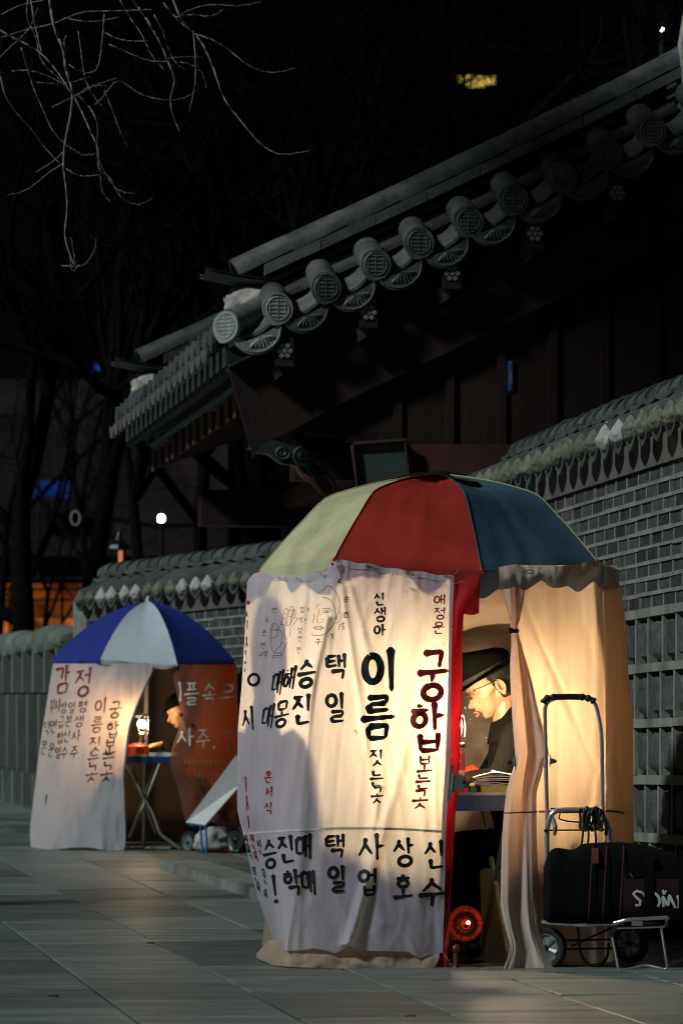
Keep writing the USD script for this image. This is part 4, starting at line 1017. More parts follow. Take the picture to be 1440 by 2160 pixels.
def text(items, m='ink', name='lettering', parent=paint, fn=front_pt, label=None):
    ms = [glyph(it[0], it[1], it[2], it[3], it[4], it[5], fn, *(it[6:8] if len(it) > 6 else (.04, -.03))) for it in items]
    if min(it[4] for it in items) < 22: return part(parent, name, join(ms), m, label=label, kind='stuff')      # small notes stay together
    hue = {'ink': 'black', 'ink_red': 'red', 'chalk': 'white'}.get(m, 'grey')
    for it, g in zip(items, ms): part(parent, 'letter', g, m, label='%s brushed letter %s' % (hue, it[0]))
text([('애', 927, 1265, 25, 23, 3.6), ('정', 927, 1294, 25, 26, 3.6), ('운', 925, 1325, 26, 26, 3.6)], 'ink_red', label='red word 애정운')
text([('궁', 912, 1426, 66, 106, 13.5, .02, -.06), ('합', 900, 1534, 72, 106, 12, .02, -.05)], 'ink_red', label='large red word 궁합')
text([('보', 895, 1613, 34, 38, 5.6), ('는', 892, 1649, 34, 34, 5.6), ('곳', 886, 1687, 36, 40, 5.6)], 'ink_red', label='red word 보는곳')
text([('신', 800, 1264, 24, 28, 5), ('생', 801, 1296, 26, 32, 5), ('아', 801, 1329, 25, 26, 5)], label='black word 신생아')
text([('이', 803, 1412, 74, 94, 15, .0, 0), ('름', 796, 1515, 72, 92, 13, .02, -.06)], label='large black word 이름')
text([('짓', 794, 1599, 30, 36, 5.6), ('는', 794, 1643, 30, 36, 5.6), ('곳', 795, 1678, 28, 36, 5.2)], label='black word 짓는곳')
text([('택', 709, 1407, 44, 56, 8.5, .0, -.08), ('일', 708, 1492, 42, 64, 8.5, .0, -.04)], label='black word 택일')
text([('승', 646, 1421, 40, 60, 9, .05, -.14), ('진', 637, 1497, 42, 66, 9, .05, -.12)], label='black word 승진')
text([('해', 610, 1431, 26, 52, 6, .16, -.2), ('몽', 594, 1507, 32, 56, 6.5, .10, -.2)], label='black word 해몽')
text([('매', 585, 1440, 22, 56, 4.8, .16, -.1), ('매', 565, 1511, 24, 54, 4.8, .16, -.1)], label='black word 매매')
text([('ㅇ', 535, 1434, 26, 28, 6.2), ('시', 524, 1515, 26, 52, 5.6, -.05, -.1)], label='black letters 시')
text([('신', 917, 1803, 44, 62, 8.5, .0, -.06), ('수', 911, 1882, 58, 60, 9, .0, -.06)], label='black word 신수')
text([('상', 851, 1798, 44, 62, 8.5, .0, -.06), ('호', 850, 1873, 42, 52, 8, .0, -.06)], label='black word 상호')
text([('사', 783, 1787, 54, 58, 8.5, .0, -.06), ('업', 776, 1861, 40, 58, 8, .0, -.06)], label='black word 사업')
text([('택', 707, 1786, 42, 52, 8, .0, -.08), ('일', 711, 1854, 38, 58, 8, .0, -.04)], label='lower black word 택일')
text([('매', 640, 1786, 34, 56, 7.6, .0, -.05), ('매', 650, 1860, 30, 54, 7, -.06, .2)], label='lower black word 매매')
text([('진', 604, 1792, 36, 60, 8, -.08, -.1), ('학', 616, 1863, 36, 58, 8, -.08, -.12)], label='black word 진학')
text([('승', 569, 1802, 30, 62, 7, -.08, -.16), ('ㅣ', 578, 1868, 10, 46, 7.5, -.1, 0)], label='black letters 승')
text([('혼', 566, 1640, 18, 26, 3.4), ('서', 567, 1671, 15, 24, 3.4), ('식', 566, 1706, 17, 28, 3.4)], 'ink_red', label='small red word 혼서식')
sd = []
for k, (ch, x, y, w, h) in enumerate((('관', 0, 0, 0, 0),)): pass
side = [('상', 520, 1776, 8, 30), ('학', 526, 1800, 8, 28), ('신', 548, 1788, 9, 34), ('원', 538, 1845, 9, 34), ('사', 545, 1872, 7, 26), ('문', 558, 1850, 9, 34), ('시', 560, 1886, 7, 22)]
side = [(c if c not in '원' else '운', x, y, w, h, 2.6, -.22, 0) for c, x, y, w, h in side]
text(side, 'ink', label='small black words squeezed on the left edge')
text([('ㅇ', 582, 1902, 8, 6, 5)], 'ink')
text([('진', 533, 1776, 8, 34, 3.2, -.2, 0), ('시', 539, 1806, 7, 26, 3, -.25, 0), ('ㅏ', 519, 1655, 5, 34, 3, -.05, 0), ('ㅅ', 521, 1695, 6, 34, 3, -.1, 0), ('ㅣ', 524, 1735, 6, 26, 3, -.1, 0)], 'ink_red', label='narrow red letters on the left edge')
text([('ㅅ', 520, 1296, 5, 16, 2.6, 0, 0), ('ㅣ', 521, 1318, 5, 20, 2.6, 0, 0), ('ㅈ', 520, 1355, 5, 26, 2.8, 0, 0), ('ㅜ', 518, 1378, 6, 14, 2.6, 0, 0), ('ㅇ', 517, 1398, 4, 5, 2.4, 0, 0), ('ㅗ', 516, 1414, 5, 8, 2.4, 0, 0)], 'ink_red', label='cut red letters down the left edge')
def line(pts, w, name='drawn_line', m='ink_soft', sc=2.88, ox=480, oy=1180): return ribbon([(ox + x / sc, oy + y / sc) for x, y in pts], w, front_pt, taper=False, closed=True, off=.0024)
Z6 = dict(sc=6.0, ox=480, oy=1240)
def l6(pts, w=1.25): return line(pts, w, **Z6)
part(paint, 'face_drawing', join([l6([(1150, 70), (1180, 40), (1225, 12)], 1.1), l6([(1225, 12), (1265, -30), (1310, -8), (1370, 60), (1405, 140), (1418, 230), (1400, 320)]), l6([(1200, 122), (1260, 130), (1320, 180), (1352, 260), (1366, 350), (1355, 430), (1310, 510), (1250, 570), (1180, 602), (1110, 605), (1055, 588)], 1.3),
     l6([(1115, 265), (1135, 225), (1172, 200)], .9), l6([(1155, 265), (1150, 330), (1128, 400), (1130, 430), (1150, 440)], 1.0), l6([(1150, 440), (1148, 470)], .9), l6([(1170, 440), (1198, 430), (1202, 405), (1188, 392)], 1.0),
     l6([(1205, 268), (1255, 258), (1300, 272), (1322, 296)], 1.4), l6([(1212, 302), (1250, 286), (1295, 300), (1270, 316), (1230, 316), (1212, 302)], .9), l6([(1245, 292), (1240, 304), (1256, 312), (1268, 300), (1258, 290)], 1.2),
     l6([(1085, 510), (1120, 490), (1148, 498), (1175, 488), (1215, 510)], 1.1), l6([(1085, 510), (1130, 526), (1180, 526), (1215, 510)], 1.1), l6([(1085, 510), (1148, 508), (1215, 510)], .8),
     l6([(1370, 400), (1395, 320), (1425, 305), (1440, 330), (1420, 400), (1390, 440), (1355, 448)], 1.1), l6([(1380, 410), (1400, 340), (1420, 330)], .8), l6([(1085, 330), (1090, 400), (1070, 430), (1080, 445)], 1.3)]), 'ink_soft', label='line drawing of half a face')
part(paint, 'hand_drawing', join([l6([(585, 822), (560, 770), (550, 700), (540, 640), (548, 560), (545, 530), (555, 500), (570, 460), (600, 452), (625, 470), (628, 540)], 1.1), l6([(540, 640), (600, 628), (628, 600), (630, 540)], 1), l6([(545, 540), (590, 535), (630, 545)], .9), l6([(560, 525), (590, 520), (625, 530)], .9), l6([(580, 500), (572, 480), (590, 462)], .8),
     l6([(635, 535), (665, 540), (690, 590), (690, 650), (660, 740), (590, 805)], 1.1), l6([(635, 535), (670, 460), (695, 380), (715, 290), (740, 252), (762, 270), (752, 330), (735, 400), (740, 465)], 1.1), l6([(710, 320), (748, 325)], 1), l6([(695, 385), (738, 392)], 1), l6([(675, 465), (740, 475), (770, 488)], 1.2),
     l6([(745, 470), (765, 360), (780, 280), (805, 228), (830, 240), (825, 300), (800, 400), (790, 470)], 1.1), l6([(780, 285), (825, 290)], 1), l6([(762, 358), (810, 362)], 1), l6([(805, 390), (830, 320), (850, 270), (858, 290), (840, 360)], 1), l6([(770, 488), (800, 440), (830, 390), (860, 368), (878, 385), (850, 440), (810, 500)], 1.1), l6([(790, 500), (795, 560), (780, 620)], 1), l6([(735, 500), (715, 560), (735, 640), (755, 665)], 1),
     l6([(755, 680), (735, 730), (715, 780), (695, 825)], 1.0), l6([(700, 690), (708, 720)], .9), l6([(585, 825), (690, 828)], 1.4), l6([(580, 858), (688, 860)], 1.4), l6([(585, 825), (575, 888)], 1), l6([(690, 828), (685, 885)], 1), l6([(578, 886), (600, 887)], 1), l6([(615, 887), (650, 888)], 1), l6([(725, 725), (748, 710)], .7), l6([(718, 748), (742, 732)], .7), l6([(712, 770), (735, 755)], .7)]), 'ink_soft', label='line drawing of an open hand')
text([('연', 578, 1287, 11, 11, 1.4), ('두', 563, 1309, 9, 12, 1.4), ('운', 557, 1335, 10, 13, 1.4), ('연', 554, 1362, 10, 14, 1.4), ('수', 551, 1381, 12, 12, 1.4), ('명', 560, 1379, 8, 12, 1.4), ('업', 637, 1286, 9, 14, 1.4), ('식', 634, 1308, 10, 14, 1.4), ('성', 632, 1330, 11, 14, 1.4), ('연', 632, 1348, 9, 14, 1.4), ('편', 630, 1372, 9, 15, 1.4), ('시', 650, 1286, 5, 10, 1.2), ('신', 644, 1310, 4, 12, 1.2)], 'ink_soft', label='tiny notes around the drawn hand')
text([('未', 716, 1227, 13, 16, 1.8), ('申', 731, 1265, 14, 17, 1.8), ('酉', 730, 1297, 12, 13, 1.8), ('戌', 721, 1322, 16, 20, 1.5), ('亥', 701, 1342, 11, 15, 1.6), ('子', 671, 1355, 16, 15, 1.9)], 'ink', label='Chinese characters around the drawn face')
part(paint, 'ink_spot', join([ribbon([(750, 1949), (753, 1955), (756, 1960)], 1.6, front_pt), ribbon([(739, 1978), (744, 1976)], 2.4, front_pt), ribbon([(630, 1860), (634, 1864)], 1.5, front_pt)]), 'ink')
# peach lining showing below the cloth
def hem_pt(px, py, dY=0.0):
    l = 572; s = np.clip((610 - px) / 70, 0, 1)
    Y = 16.405 + .42 * s ** 1.3 + .030 * N2(px / 30, py / 18, 21) + .022 * (.25 - np.abs(N2((px + py * 1.5) / 40, (py - px * .12) / 16, 22))) + .010 * N2(px / 9, py / 14, 23) + .03 * np.sin(np.pi * np.clip((py - 1985) / 62, 0, 1)) * -.6 - .05 * np.clip((py - 2005) / 40, 0, 1)
    return P(px, py, Y + dY + .03)
vv = []
for w in np.linspace(0, 1, 16):
    for u in np.linspace(0, 1, 120):
        x = 541 + (926 - 541) * u
        y0 = np.interp(x, [541, 567, 600, 640, 926], [2012, 1984, 1985, 1986, 1995]); y1 = np.interp(x, [541, 577, 606, 790, 902, 918, 926], [2022, 2037, 2040, 2047, 2051, 2038, 2022]) + 1.5 * N2(x / 9, 0, 3)
        vv.append(hem_pt(x, y0 + (y1 - y0) * w))
lin = thing('lining_cloth', 'peach lining cloth bunched on the paving below the painted cloth', 'cloth', P(740, 2046, 16.4))
part(lin, 'sheet', (np.array(vv), gridf(16, 120)), 'peach_cloth', smooth=True)
part(lin, 'gathered_fold', loft([[P(541, 2021, 16.86), P(556, 2005, 16.78), P(567, 1986, 16.72)], [P(556, 2029, 16.72), P(572, 2012, 16.66), P(585, 1998, 16.62)], [P(578, 2037, 16.60), P(592, 2022, 16.5), P(603, 2002, 16.48)], [P(600, 2038, 16.5), P(606, 2024, 16.42), P(610, 2006, 16.42)]], 24, 30, lambda u, v, a: .02 * N2(v * 9, u * 4, 6)), 'peach_cloth', smooth=True)

# red strip along the opening
red = thing('red_strip', 'dark red cloth strip hanging along the opening at the right edge of the painted cloth', 'cloth', P(935, 2035, 16.38))
ry = [1204, 1225, 1250, 1275, 1300, 1400, 1500, 1600, 1700, 1800, 1950, 2010, 2036]
rl = [955, 954, 953, 952, 951, 949, 948, 945, 938, 934, 930, 926, 918]
rr_ = [1017, 1010, 1000, 984, 977, 975, 973, 970, 961, 956, 947, 946, 944]
vv = []
for y in np.linspace(1204, 2036, 90):
    l_, r_ = np.interp(y, ry, rl), np.interp(y, ry, rr_)
    for u in np.linspace(0, 1, 12):
        vv.append(P(l_ - 3 + (r_ - l_ + 3) * u, y + (6 * math.sin(u * 3) if y > 2000 else 0), 16.415 + .02 * math.sin(u * 3 + y / 60) + .012 * N2(u * 4, y / 40, 5) + (.02 if y > 2000 else 0)))
part(red, 'strip', (np.array(vv), gridf(90, 12)), 'red_strip', smooth=True)
part(red, 'stitched_edge', tube([P(np.interp(y, ry, rr_) - 2, y, 16.405) for y in np.linspace(1290, 2000, 40)], .0018, 4), 'seam_red')
for y in (1322, 1372, 1395, 1492, 1567, 1590, 1725, 1930): part(red, 'stitch', ball(P(np.interp(y, ry, rl) + 2.5, y, 16.395), .0035, 1), 'black_plastic')
for x0, y0, x1, y1 in ((955, 1212, 968, 1203), (955, 1232, 975, 1226)): part(red, 'pin', cyl(P(x0, y0, 16.36), P(x1, y1, 16.37), .0018, 5), 'dull_steel')
# ================================================================== near booth: curtains
cur = thing('peach_curtain', 'glowing peach curtain forming the right side of the near booth behind the luggage cart', 'curtain', P(1200, 2045, 16.5))
CYs = [1192, 1235, 1330, 1450, 1600, 1710, 1850, 1950, 2046]
c0 = [1085, 1085, 1086, 1092, 1096, 1096, 1096, 1098, 1098]; c2 = [1262, 1264, 1268, 1270, 1272, 1272, 1274, 1276, 1276]; c3 = [1302, 1308, 1318, 1327, 1334, 1329, 1337, 1338, 1334]
ctrl = []
for k, y in enumerate(CYs):
    ctrl.append([P(c0[k], y, 16.50), P((c0[k] + c2[k]) / 2, y, 16.56), P(c2[k], y, 16.80), P((c2[k] + c3[k]) / 2 + 4, y, 16.94), P(c3[k], y, 17.15), P(c3[k] - 8, y, 17.35), P(c3[k] - 30, y, 17.6)])
def wr_c(u, v, a):
    px = 720 + a[..., 0] / a[..., 1] * F; py = HY - (a[..., 2] - CAMZ) / a[..., 1] * F
    w = .016 * N2(px / 34, py / 300, 31) + .006 * N2(px / 11, py / 180, 32) + .014 * np.clip((px - 1240) / 40, 0, 1) * N2(px / 11 + py / 90, py / 260, 33)
    for x0, y0, k, am, s in ((1150, 1380, .42, .014, 7), (1262, 1560, -.18, .012, 8), (1285, 1560, .22, .014, 7), (1170, 1610, .0, .01, 10)):
        w = w + am * np.exp(-((px - x0 - (py - y0) * k) / s) ** 2) * np.exp(-np.abs(py - y0 - 120) / 150)
    w = w + .012 * (.25 - np.abs(N2((px + py * .2) / 46, (py - px * .5) / 150, 34))) + .010 * (.25 - np.abs(N2(px / 22, py / 240, 35)))
    w = w + .02 * np.exp(-((px - 1264) / 6.0) ** 2)
    return -w
part(cur, 'sheet', loft(ctrl, 150, 170, wr_c), 'peach_cloth', smooth=True)
oy = [1200, 1250, 1300, 1330, 1345, 1400, 1500, 1590, 1606, 1640, 1690, 1800, 1900, 1960, 2000, 2046]
ol = [1052, 1060, 1072, 1079, 1079, 1076, 1080, 1085, 1085, 1075, 1064, 1056, 1055, 1066, 1074, 1060]
orr = [1108, 1106, 1096, 1088, 1092, 1112, 1136, 1158, 1150, 1140, 1132, 1134, 1138, 1142, 1156, 1186]
ctrl = []
for k, y in enumerate(oy):
    a_, b_ = ol[k], orr[k]; row = []
    for j in range(7):
        u = j / 6; row.append(P(a_ + (b_ - a_) * u, y, 16.44 + .06 * u - .014 * math.sin(u * 3.4 * math.pi + y / 300) * min(1, (b_ - a_) / 40) - (.05 * np.clip((y - 1850) / 200, 0, 1))))
    ctrl.append(row)
part(cur, 'gathered_drape', loft(ctrl, 80, 170, lambda u, v, a: .008 * N2(u * 9, v * 8, 7) + .005 * N2(u * 24, v * 12, 8) + .012 * (.25 - np.abs(N2(u * 7 + v * 2, v * 5, 9)))), 'drape_cloth', smooth=True)
ctrl = []
for w in np.linspace(0, 1, 5):
    row = []
    for u in np.linspace(0, 1, 15):
        x = 1052 + (1306 - 1052) * u; yb = 1238 + 6 * math.sin(u * 13) + 7 * math.sin(u * 29 + 1) + (6 if u > .8 else 0)
        yt = np.interp(x, [1052, 1085, 1110, 1150, 1200, 1258, 1306], [1196, 1190, 1197, 1194, 1193, 1181, 1203])
        row.append(P(x, yt + (yb - yt) * w, np.interp(x, [1052, 1180, 1262, 1306], [16.41, 16.50, 16.74, 17.08]) - .02 * math.sin(w * 3.1)))
    ctrl.append(row)
part(cur, 'folded_top', loft(ctrl, 90, 26, lambda u, v, a: .010 * N2(u * 22, v * 2, 9) + .006 * N2(u * 50, v * 3, 10)), 'flap_cloth', smooth=True)
def sheet_edge(pts, w, m, name): 
    v = []
    p = spline(pts, 40)
    for q in p: v += [P(q[0], q[1] - w / 2, q[2]), P(q[0], q[1] + w / 2, q[2])]
    part(cur, name, (np.array(v), gridf(40, 2)), m)
sheet_edge([(1136, 1713, 16.49), (1180, 1712, 16.50), (1235, 1712, 16.66), (1262, 1711, 16.74), (1290, 1712, 16.83), (1312, 1715, 16.95), (1329, 1720, 17.12)], 5, 'seam_red', 'red_seam')
sheet_edge([(1061, 1716, 16.38), (1085, 1715, 16.37), (1110, 1714, 16.39), (1133, 1713, 16.42)], 3.5, 'seam_red', 'red_seam')
for x, y, w in ((1104, 1205, 22), (1252, 1190, 10)):
    part(cur, 'safety_pin', tube([P(x, y, 16.38), P(x + w * .6, y - 3, 16.38), P(x + w, y + 1, 16.38), P(x + w * .9, y + 5, 16.38), P(x, y + 3, 16.38), P(x, y, 16.38)], .002, 5), 'black_plastic')
# black cord tie with knot, metal clips
tie = thing('curtain_tie', 'black clip gathering the peach curtain above the hat', 'clip', P(1083, 1330, 16.38))
part(tie, 'band', lathe([(.018, -.008), (.021, -.004), (.021, .004), (.018, .008)], P(1084, 1331, 16.42), seg=16), 'black_plastic', smooth=True)
part(tie, 'grip', cbox(P(1077, 1330, 16.395), (.016, .012, .022)), 'black_plastic'); part(tie, 'grip', cbox(P(1088, 1331, 16.393), (.014, .01, .018)), 'black_plastic')
def bulldog(o, ax, ay, nrm, s, name, label, ringy):
    t = thing(name, label, 'clip', o)
    ax, ay, nrm = map(lambda q: np.asarray(q, float), (ax, ay, nrm))
    part(t, 'spine', extrude([(-.10, 1.0), (.04, 1.0), (.12, .85), (.10, .15), (.02, -1.0), (-.16, -1.0)], o, ax * s, ay * s, nrm * .010), 'steel')
    part(t, 'wing', extrude([(.10, .42), (.45, .45), (.78, .30), (.92, .08), (.86, -.12), (.62, -.34), (.30, -.42), (.10, -.46)], o + nrm * .004, ax * s, ay * s, nrm * .007), 'steel')
    part(t, 'wing', extrude([(.10, .30), (.6, .26), (1.05, .0), (.95, -.2), (.6, -.38), (.10, -.40)], o - nrm * .030, ax * s, ay * s, nrm * .006), 'black_plastic')
    c = o + ax * s * .72 + ay * s * .02 + nrm * .012
    part(t, 'rivet_hole', lathe([(0, 0), (.006, 0), (.008, .002)], c, nrm, 12), 'black_plastic')
    part(t, 'roller', tube([o + ax * s * .10 + ay * s * .5 + nrm * .008, o + ax * s * .06 - ay * s * .5 + nrm * .008], .006, 8), 'steel', smooth=True)
bulldog(P(951, 1652, 16.375), unit([1, .05, 0]), unit([.06, 0, 1]), np.array([0, -1, 0.]), .078, 'bulldog_clip', 'grey steel bulldog clip on the red strip at table height', 0)
bulldog(P(1086, 1609, 16.38), unit([-1, 0, .05]), unit([0, 0, 1]), np.array([0, -1, 0.]), .030, 'bulldog_clip', 'small steel clip pinching the curtain edge beside the papers', 0)
bulldog(P(1160, 1606, 16.42), unit([1, 0, -.05]), unit([0, 0, 1]), np.array([0, -1, 0.]), .026, 'bulldog_clip', 'small steel clip on the curtain beside the cart handle tube', 0)
# back curtain, inside behind the seated man
bk = []
for k, zz in enumerate((1.72, 1.4, 1.0, .6, .3, .03)):
    row = []
    for a in np.linspace(-38, 205, 13):
        r = .80 + .02 * math.sin(a / 9.0 + k); row.append([BX + r * math.cos(math.radians(a)) * .96, BY + .10 + r * math.sin(math.radians(a)), zz])
    bk.append(row[::-1])
bkt = thing('back_curtain', 'tan cloth closing the rear of the near booth behind the seated man in the hat', 'curtain', (BX, BY + .9, 0))
part(bkt, 'sheet', loft(bk, 130, 60, lambda u, v, a: .016 * N2(u * 40, v * 2.5, 3) + .012 * N2(u * 14, v * 7, 4)), 'tan_cloth', smooth=True)
# inner fabric crossing under the canopy, above the man
vv = [[P(960, 1262, 16.75), P(1000, 1200, 16.7), P(1060, 1190, 16.7)], [P(965, 1310, 17.1), P(1010, 1290, 17.1), P(1075, 1285, 17.1)], [P(970, 1345, 17.5), P(1020, 1340, 17.5), P(1080, 1338, 17.5)]]
part(bkt, 'upper_fold', loft(vv, 40, 40, lambda u, v, a: .018 * N2(u * 3 + v * 2, v * 9, 5)), 'tan_cloth', smooth=True)

# ================================================================== table and what stands on it
TZ = CAMZ + (HY - 1673) * 16.68 / F
TA = math.radians(13); tx_, ty_ = np.array([math.cos(TA), math.sin(TA), 0]), np.array([-math.sin(TA), math.cos(TA), 0]); TC = np.array([.33, 16.90, 0])
def tp(x, y, zz): return TC + tx_ * x + ty_ * y + np.array([0, 0, zz])
tb_ = thing('folding_table', 'blue edged folding table inside the near booth', 'table', TC + [0, 0, .01])
part(tb_, 'tabletop', cbox(tp(0, 0, TZ - .012), (.78, .60, .022), TA), 'blue_metal')
for y in (-.298, .298): part(tb_, 'apron', cbox(tp(0, y, TZ - .045), (.78, .03, .064), TA), 'blue_metal')
part(tb_, 'edge_trim', cbox(tp(0, -.314, TZ - .004), (.79, .010, .012), TA), 'steel')
for x in (-.35, .35):
    for sg_ in (1, -1): part(tb_, 'leg', tube([tp(x, .24 * sg_, TZ - .05), tp(x, -.24 * sg_, .02)], .012, 8), 'dull_steel')
ZT = TZ + .0015
def onto(px, Y): return np.array([(px - 720) * Y / F, Y, ZT])
# gas lantern
lp = onto(961, 16.77)
lan = thing('gas_lantern', 'lit gas lantern on a red canister standing on the table behind the red strip', 'lantern', lp)
part(lan, 'base', cbox(lp + [.004, 0, .035], (.10, .075, .07)), 'red_plastic')
can = part(lan, 'canister', lathe([(0, .07), (.034, .07), (.0375, .075), (.0375, .165), (.030, .176), (.014, .182)], lp, seg=26), 'red_can', smooth=40)
part(can, 'white_band', lathe([(.0378, .082), (.0378, .095)], lp, seg=26), 'print_white')
def can_pt(px, py, off): 
    a = (np.asarray(px) / .0378); r = .0379 + off; return np.stack([lp[0] + r * np.sin(a), lp[1] - r * np.cos(a), lp[2] + .135 - np.asarray(py)], -1)
for k, st in enumerate(([(0, 0), (0, .009), (.003, .012), (.006, .009), (.006, 0)], [(.009, .012), (.009, 0), (.015, .012), (.015, 0)])):
    p = rail(st, 14); part(can, 'print', tube(can_pt(p[:, 0] + .006, p[:, 1] - .008, .0004), .0009, 4), 'print_white')
part(lan, 'valve', lathe([(.014, .182), (.014, .20), (.009, .21), (.02, .225), (.022, .235), (.008, .24)], lp, seg=16), 'brass', smooth=40)
part(lan, 'knob', lathe([(0, 0), (.010, .001), (.013, .006), (.013, .016), (.009, .022), (0, .023)], lp + [.018, -.012, .203], (1, -.25, 0), 14), 'black_plastic', smooth=40)
part(lan, 'globe', lathe([(.026, .24), (.036, .25), (.038, .285), (.034, .32), (.026, .328)], lp, seg=22), 'glass', smooth=True)
part(lan, 'mantle', lathe([(.008, .255), (.022, .265), (.028, .284), (.022, .302), (.008, .310)], lp, seg=14), 'mantle', smooth=True)
part(lan, 'hood', lathe([(.030, .328), (.034, .333), (.028, .345), (.012, .352), (0, .353)], lp, seg=18), 'chrome', smooth=40)
for a in (0, 2.1, 4.2): part(lan, 'guard_wire', tube([lp + [.038 * math.cos(a), .038 * math.sin(a), .24], lp + [.042 * math.cos(a), .042 * math.sin(a), .285], lp + [.034 * math.cos(a), .034 * math.sin(a), .33]], .0013, 5), 'chrome')
part(lan, 'nozzle', lathe([(.004, 0), (.006, .01), (.003, .03), (.006, .036), (0, .04)], P(972, 1552, 16.75), seg=10), 'chrome', smooth=40)
# papers and boxes
o = onto(1044, 16.80)
yb = thing('yellow_box', 'clear yellow box under the stack of papers on the table', 'box', o); part(yb, 'case', cbox(o + [.0, 0, .0125], (.125, .08, .024)), 'yellow_box'); part(yb, 'lid', cbox(o + [0, -.001, .026], (.128, .083, .004)), 'yellow_box')
o2 = onto(1003, 16.86)
gb = thing('flat_box', 'flat dark green and yellow box on the table left of the papers', 'box', o2); part(gb, 'box', cbox(o2 + [0, 0, .014], (.10, .10, .027)), 'green_box'); part(gb, 'yellow_edge', cbox(o2 + [0, 0, .034], (.095, .096, .012)), 'yellow_box')
ps = thing('paper_stack', 'stack of curled white papers on the yellow box', 'paper', onto(1048, 16.8) + [0, 0, .03])
for k in range(7):
    w = .155 + .01 * R.random(); x0 = 1000 + R.uniform(0, 9); lift = [0, 0, .004, .003, .006, .008, .016][k]
    a = P(x0, 1655 - k * 2.4, 16.76); v = []
    for u in np.linspace(0, 1, 12):
        for dY in (0, .16):
            for dz in (0, .003): v.append(a + [w * u, dY, dz + lift * math.sin(u * 2.6) * (.6 if k < 5 else 1.2) - .012 * u * (k < 3)])
    f = []
    for i in range(11):
        c_ = i * 4; n_ = c_ + 4
        for q0, q1 in ((0, 1), (1, 3), (3, 2), (2, 0)): f += [[c_ + q0, n_ + q0, n_ + q1], [c_ + q0, n_ + q1, c_ + q1]]
    f += [[0, 1, 3], [0, 3, 2], [44, 47, 45], [44, 46, 47]]
    part(ps, 'sheet', (np.array(v), np.array(f)), 'paper' if k > 3 else 'paper_gray')
vv = [[P(1026, 1640, 16.76), P(1038, 1624, 16.84)], [P(1050, 1634, 16.76), P(1060, 1630, 16.86)], [P(1082, 1634, 16.76), P(1090, 1634, 16.88)]]
part(ps, 'curled_sheet', loft(vv, 10, 20), 'paper')
# plastic bag and red bundle behind
pb = thing('plastic_sheet', 'crinkled clear plastic sheet hanging between the lantern and the man', 'plastic sheet', P(995, 1590, 17.46))
part(pb, 'sheet', loft([[P(962, 1462, 17.42), P(990, 1468, 17.42), P(1030, 1470, 17.42)], [P(962, 1520, 17.44), P(990, 1525, 17.40), P(1030, 1530, 17.44)], [P(962, 1570, 17.40), P(992, 1575, 17.42), P(1032, 1578, 17.40)], [P(965, 1600, 17.38), P(995, 1600, 17.38), P(1030, 1600, 17.38)]], 70, 80, lambda u, v, a: .022 * N2(u * 9 + v * 3, v * 10 - u * 3, 2) + .010 * N2(u * 26, v * 26, 3)), 'clear_plastic', smooth=True)
o3 = onto(996, 17.22)
rb = thing('red_bundle', 'soft red bundle on the table in front of the plastic sheet', 'bundle', o3)
v, f = ball((0, 0, 0), 1, 3); v = v * (1 + (meshkit.noise(v * 2.5, 4)[:, None] - .5) * .5)
part(rb, 'bundle', (o3 + v * [.05, .05, .06] + [0, 0, .055], f), 'red_plastic', smooth=True)

# ================================================================== people
PROF = [(90, .128), (70, .124), (50, .118), (35, .112), (22, .106), (14, .104), (8, .098), (2, .096), (-4, .103), (-10, .115), (-15, .124), (-19, .121), (-24, .108), (-29, .112), (-33, .109), (-37, .112), (-42, .108), (-46, .116), (-52, .122), (-60, .116), (-72, .098), (-90, .088), (-115, .098), (-140, .104), (-165, .108), (180, .112), (160, .118), (135, .126), (110, .130), (90, .128)]
SMTH = [(90, .128), (50, .116), (22, .102), (8, .092), (-10, .092), (-24, .092), (-38, .096), (-50, .108), (-60, .110), (-72, .098), (-90, .088), (-115, .098), (-140, .104), (-165, .108), (180, .112), (160, .118), (135, .126), (110, .130), (90, .128)]
def pol(tab):
    a = np.array([t[0] if t[0] > -170 else t[0] for t in tab], float); a = np.where((np.arange(len(a)) > 0) & (a > 89.9) & (np.arange(len(a)) > len(a) - 7), a - 360, a)
    a[np.argmax(np.array([t[0] for t in tab]) == 180):] = np.where(a[np.argmax(np.array([t[0] for t in tab]) == 180):] > 0, a[np.argmax(np.array([t[0] for t in tab]) == 180):] - 360, a[np.argmax(np.array([t[0] for t in tab]) == 180):])
    r = np.array([t[1] for t in tab]); return PchipInterpolator(a[::-1], r[::-1])
pP, pS = pol(PROF), pol(SMTH)
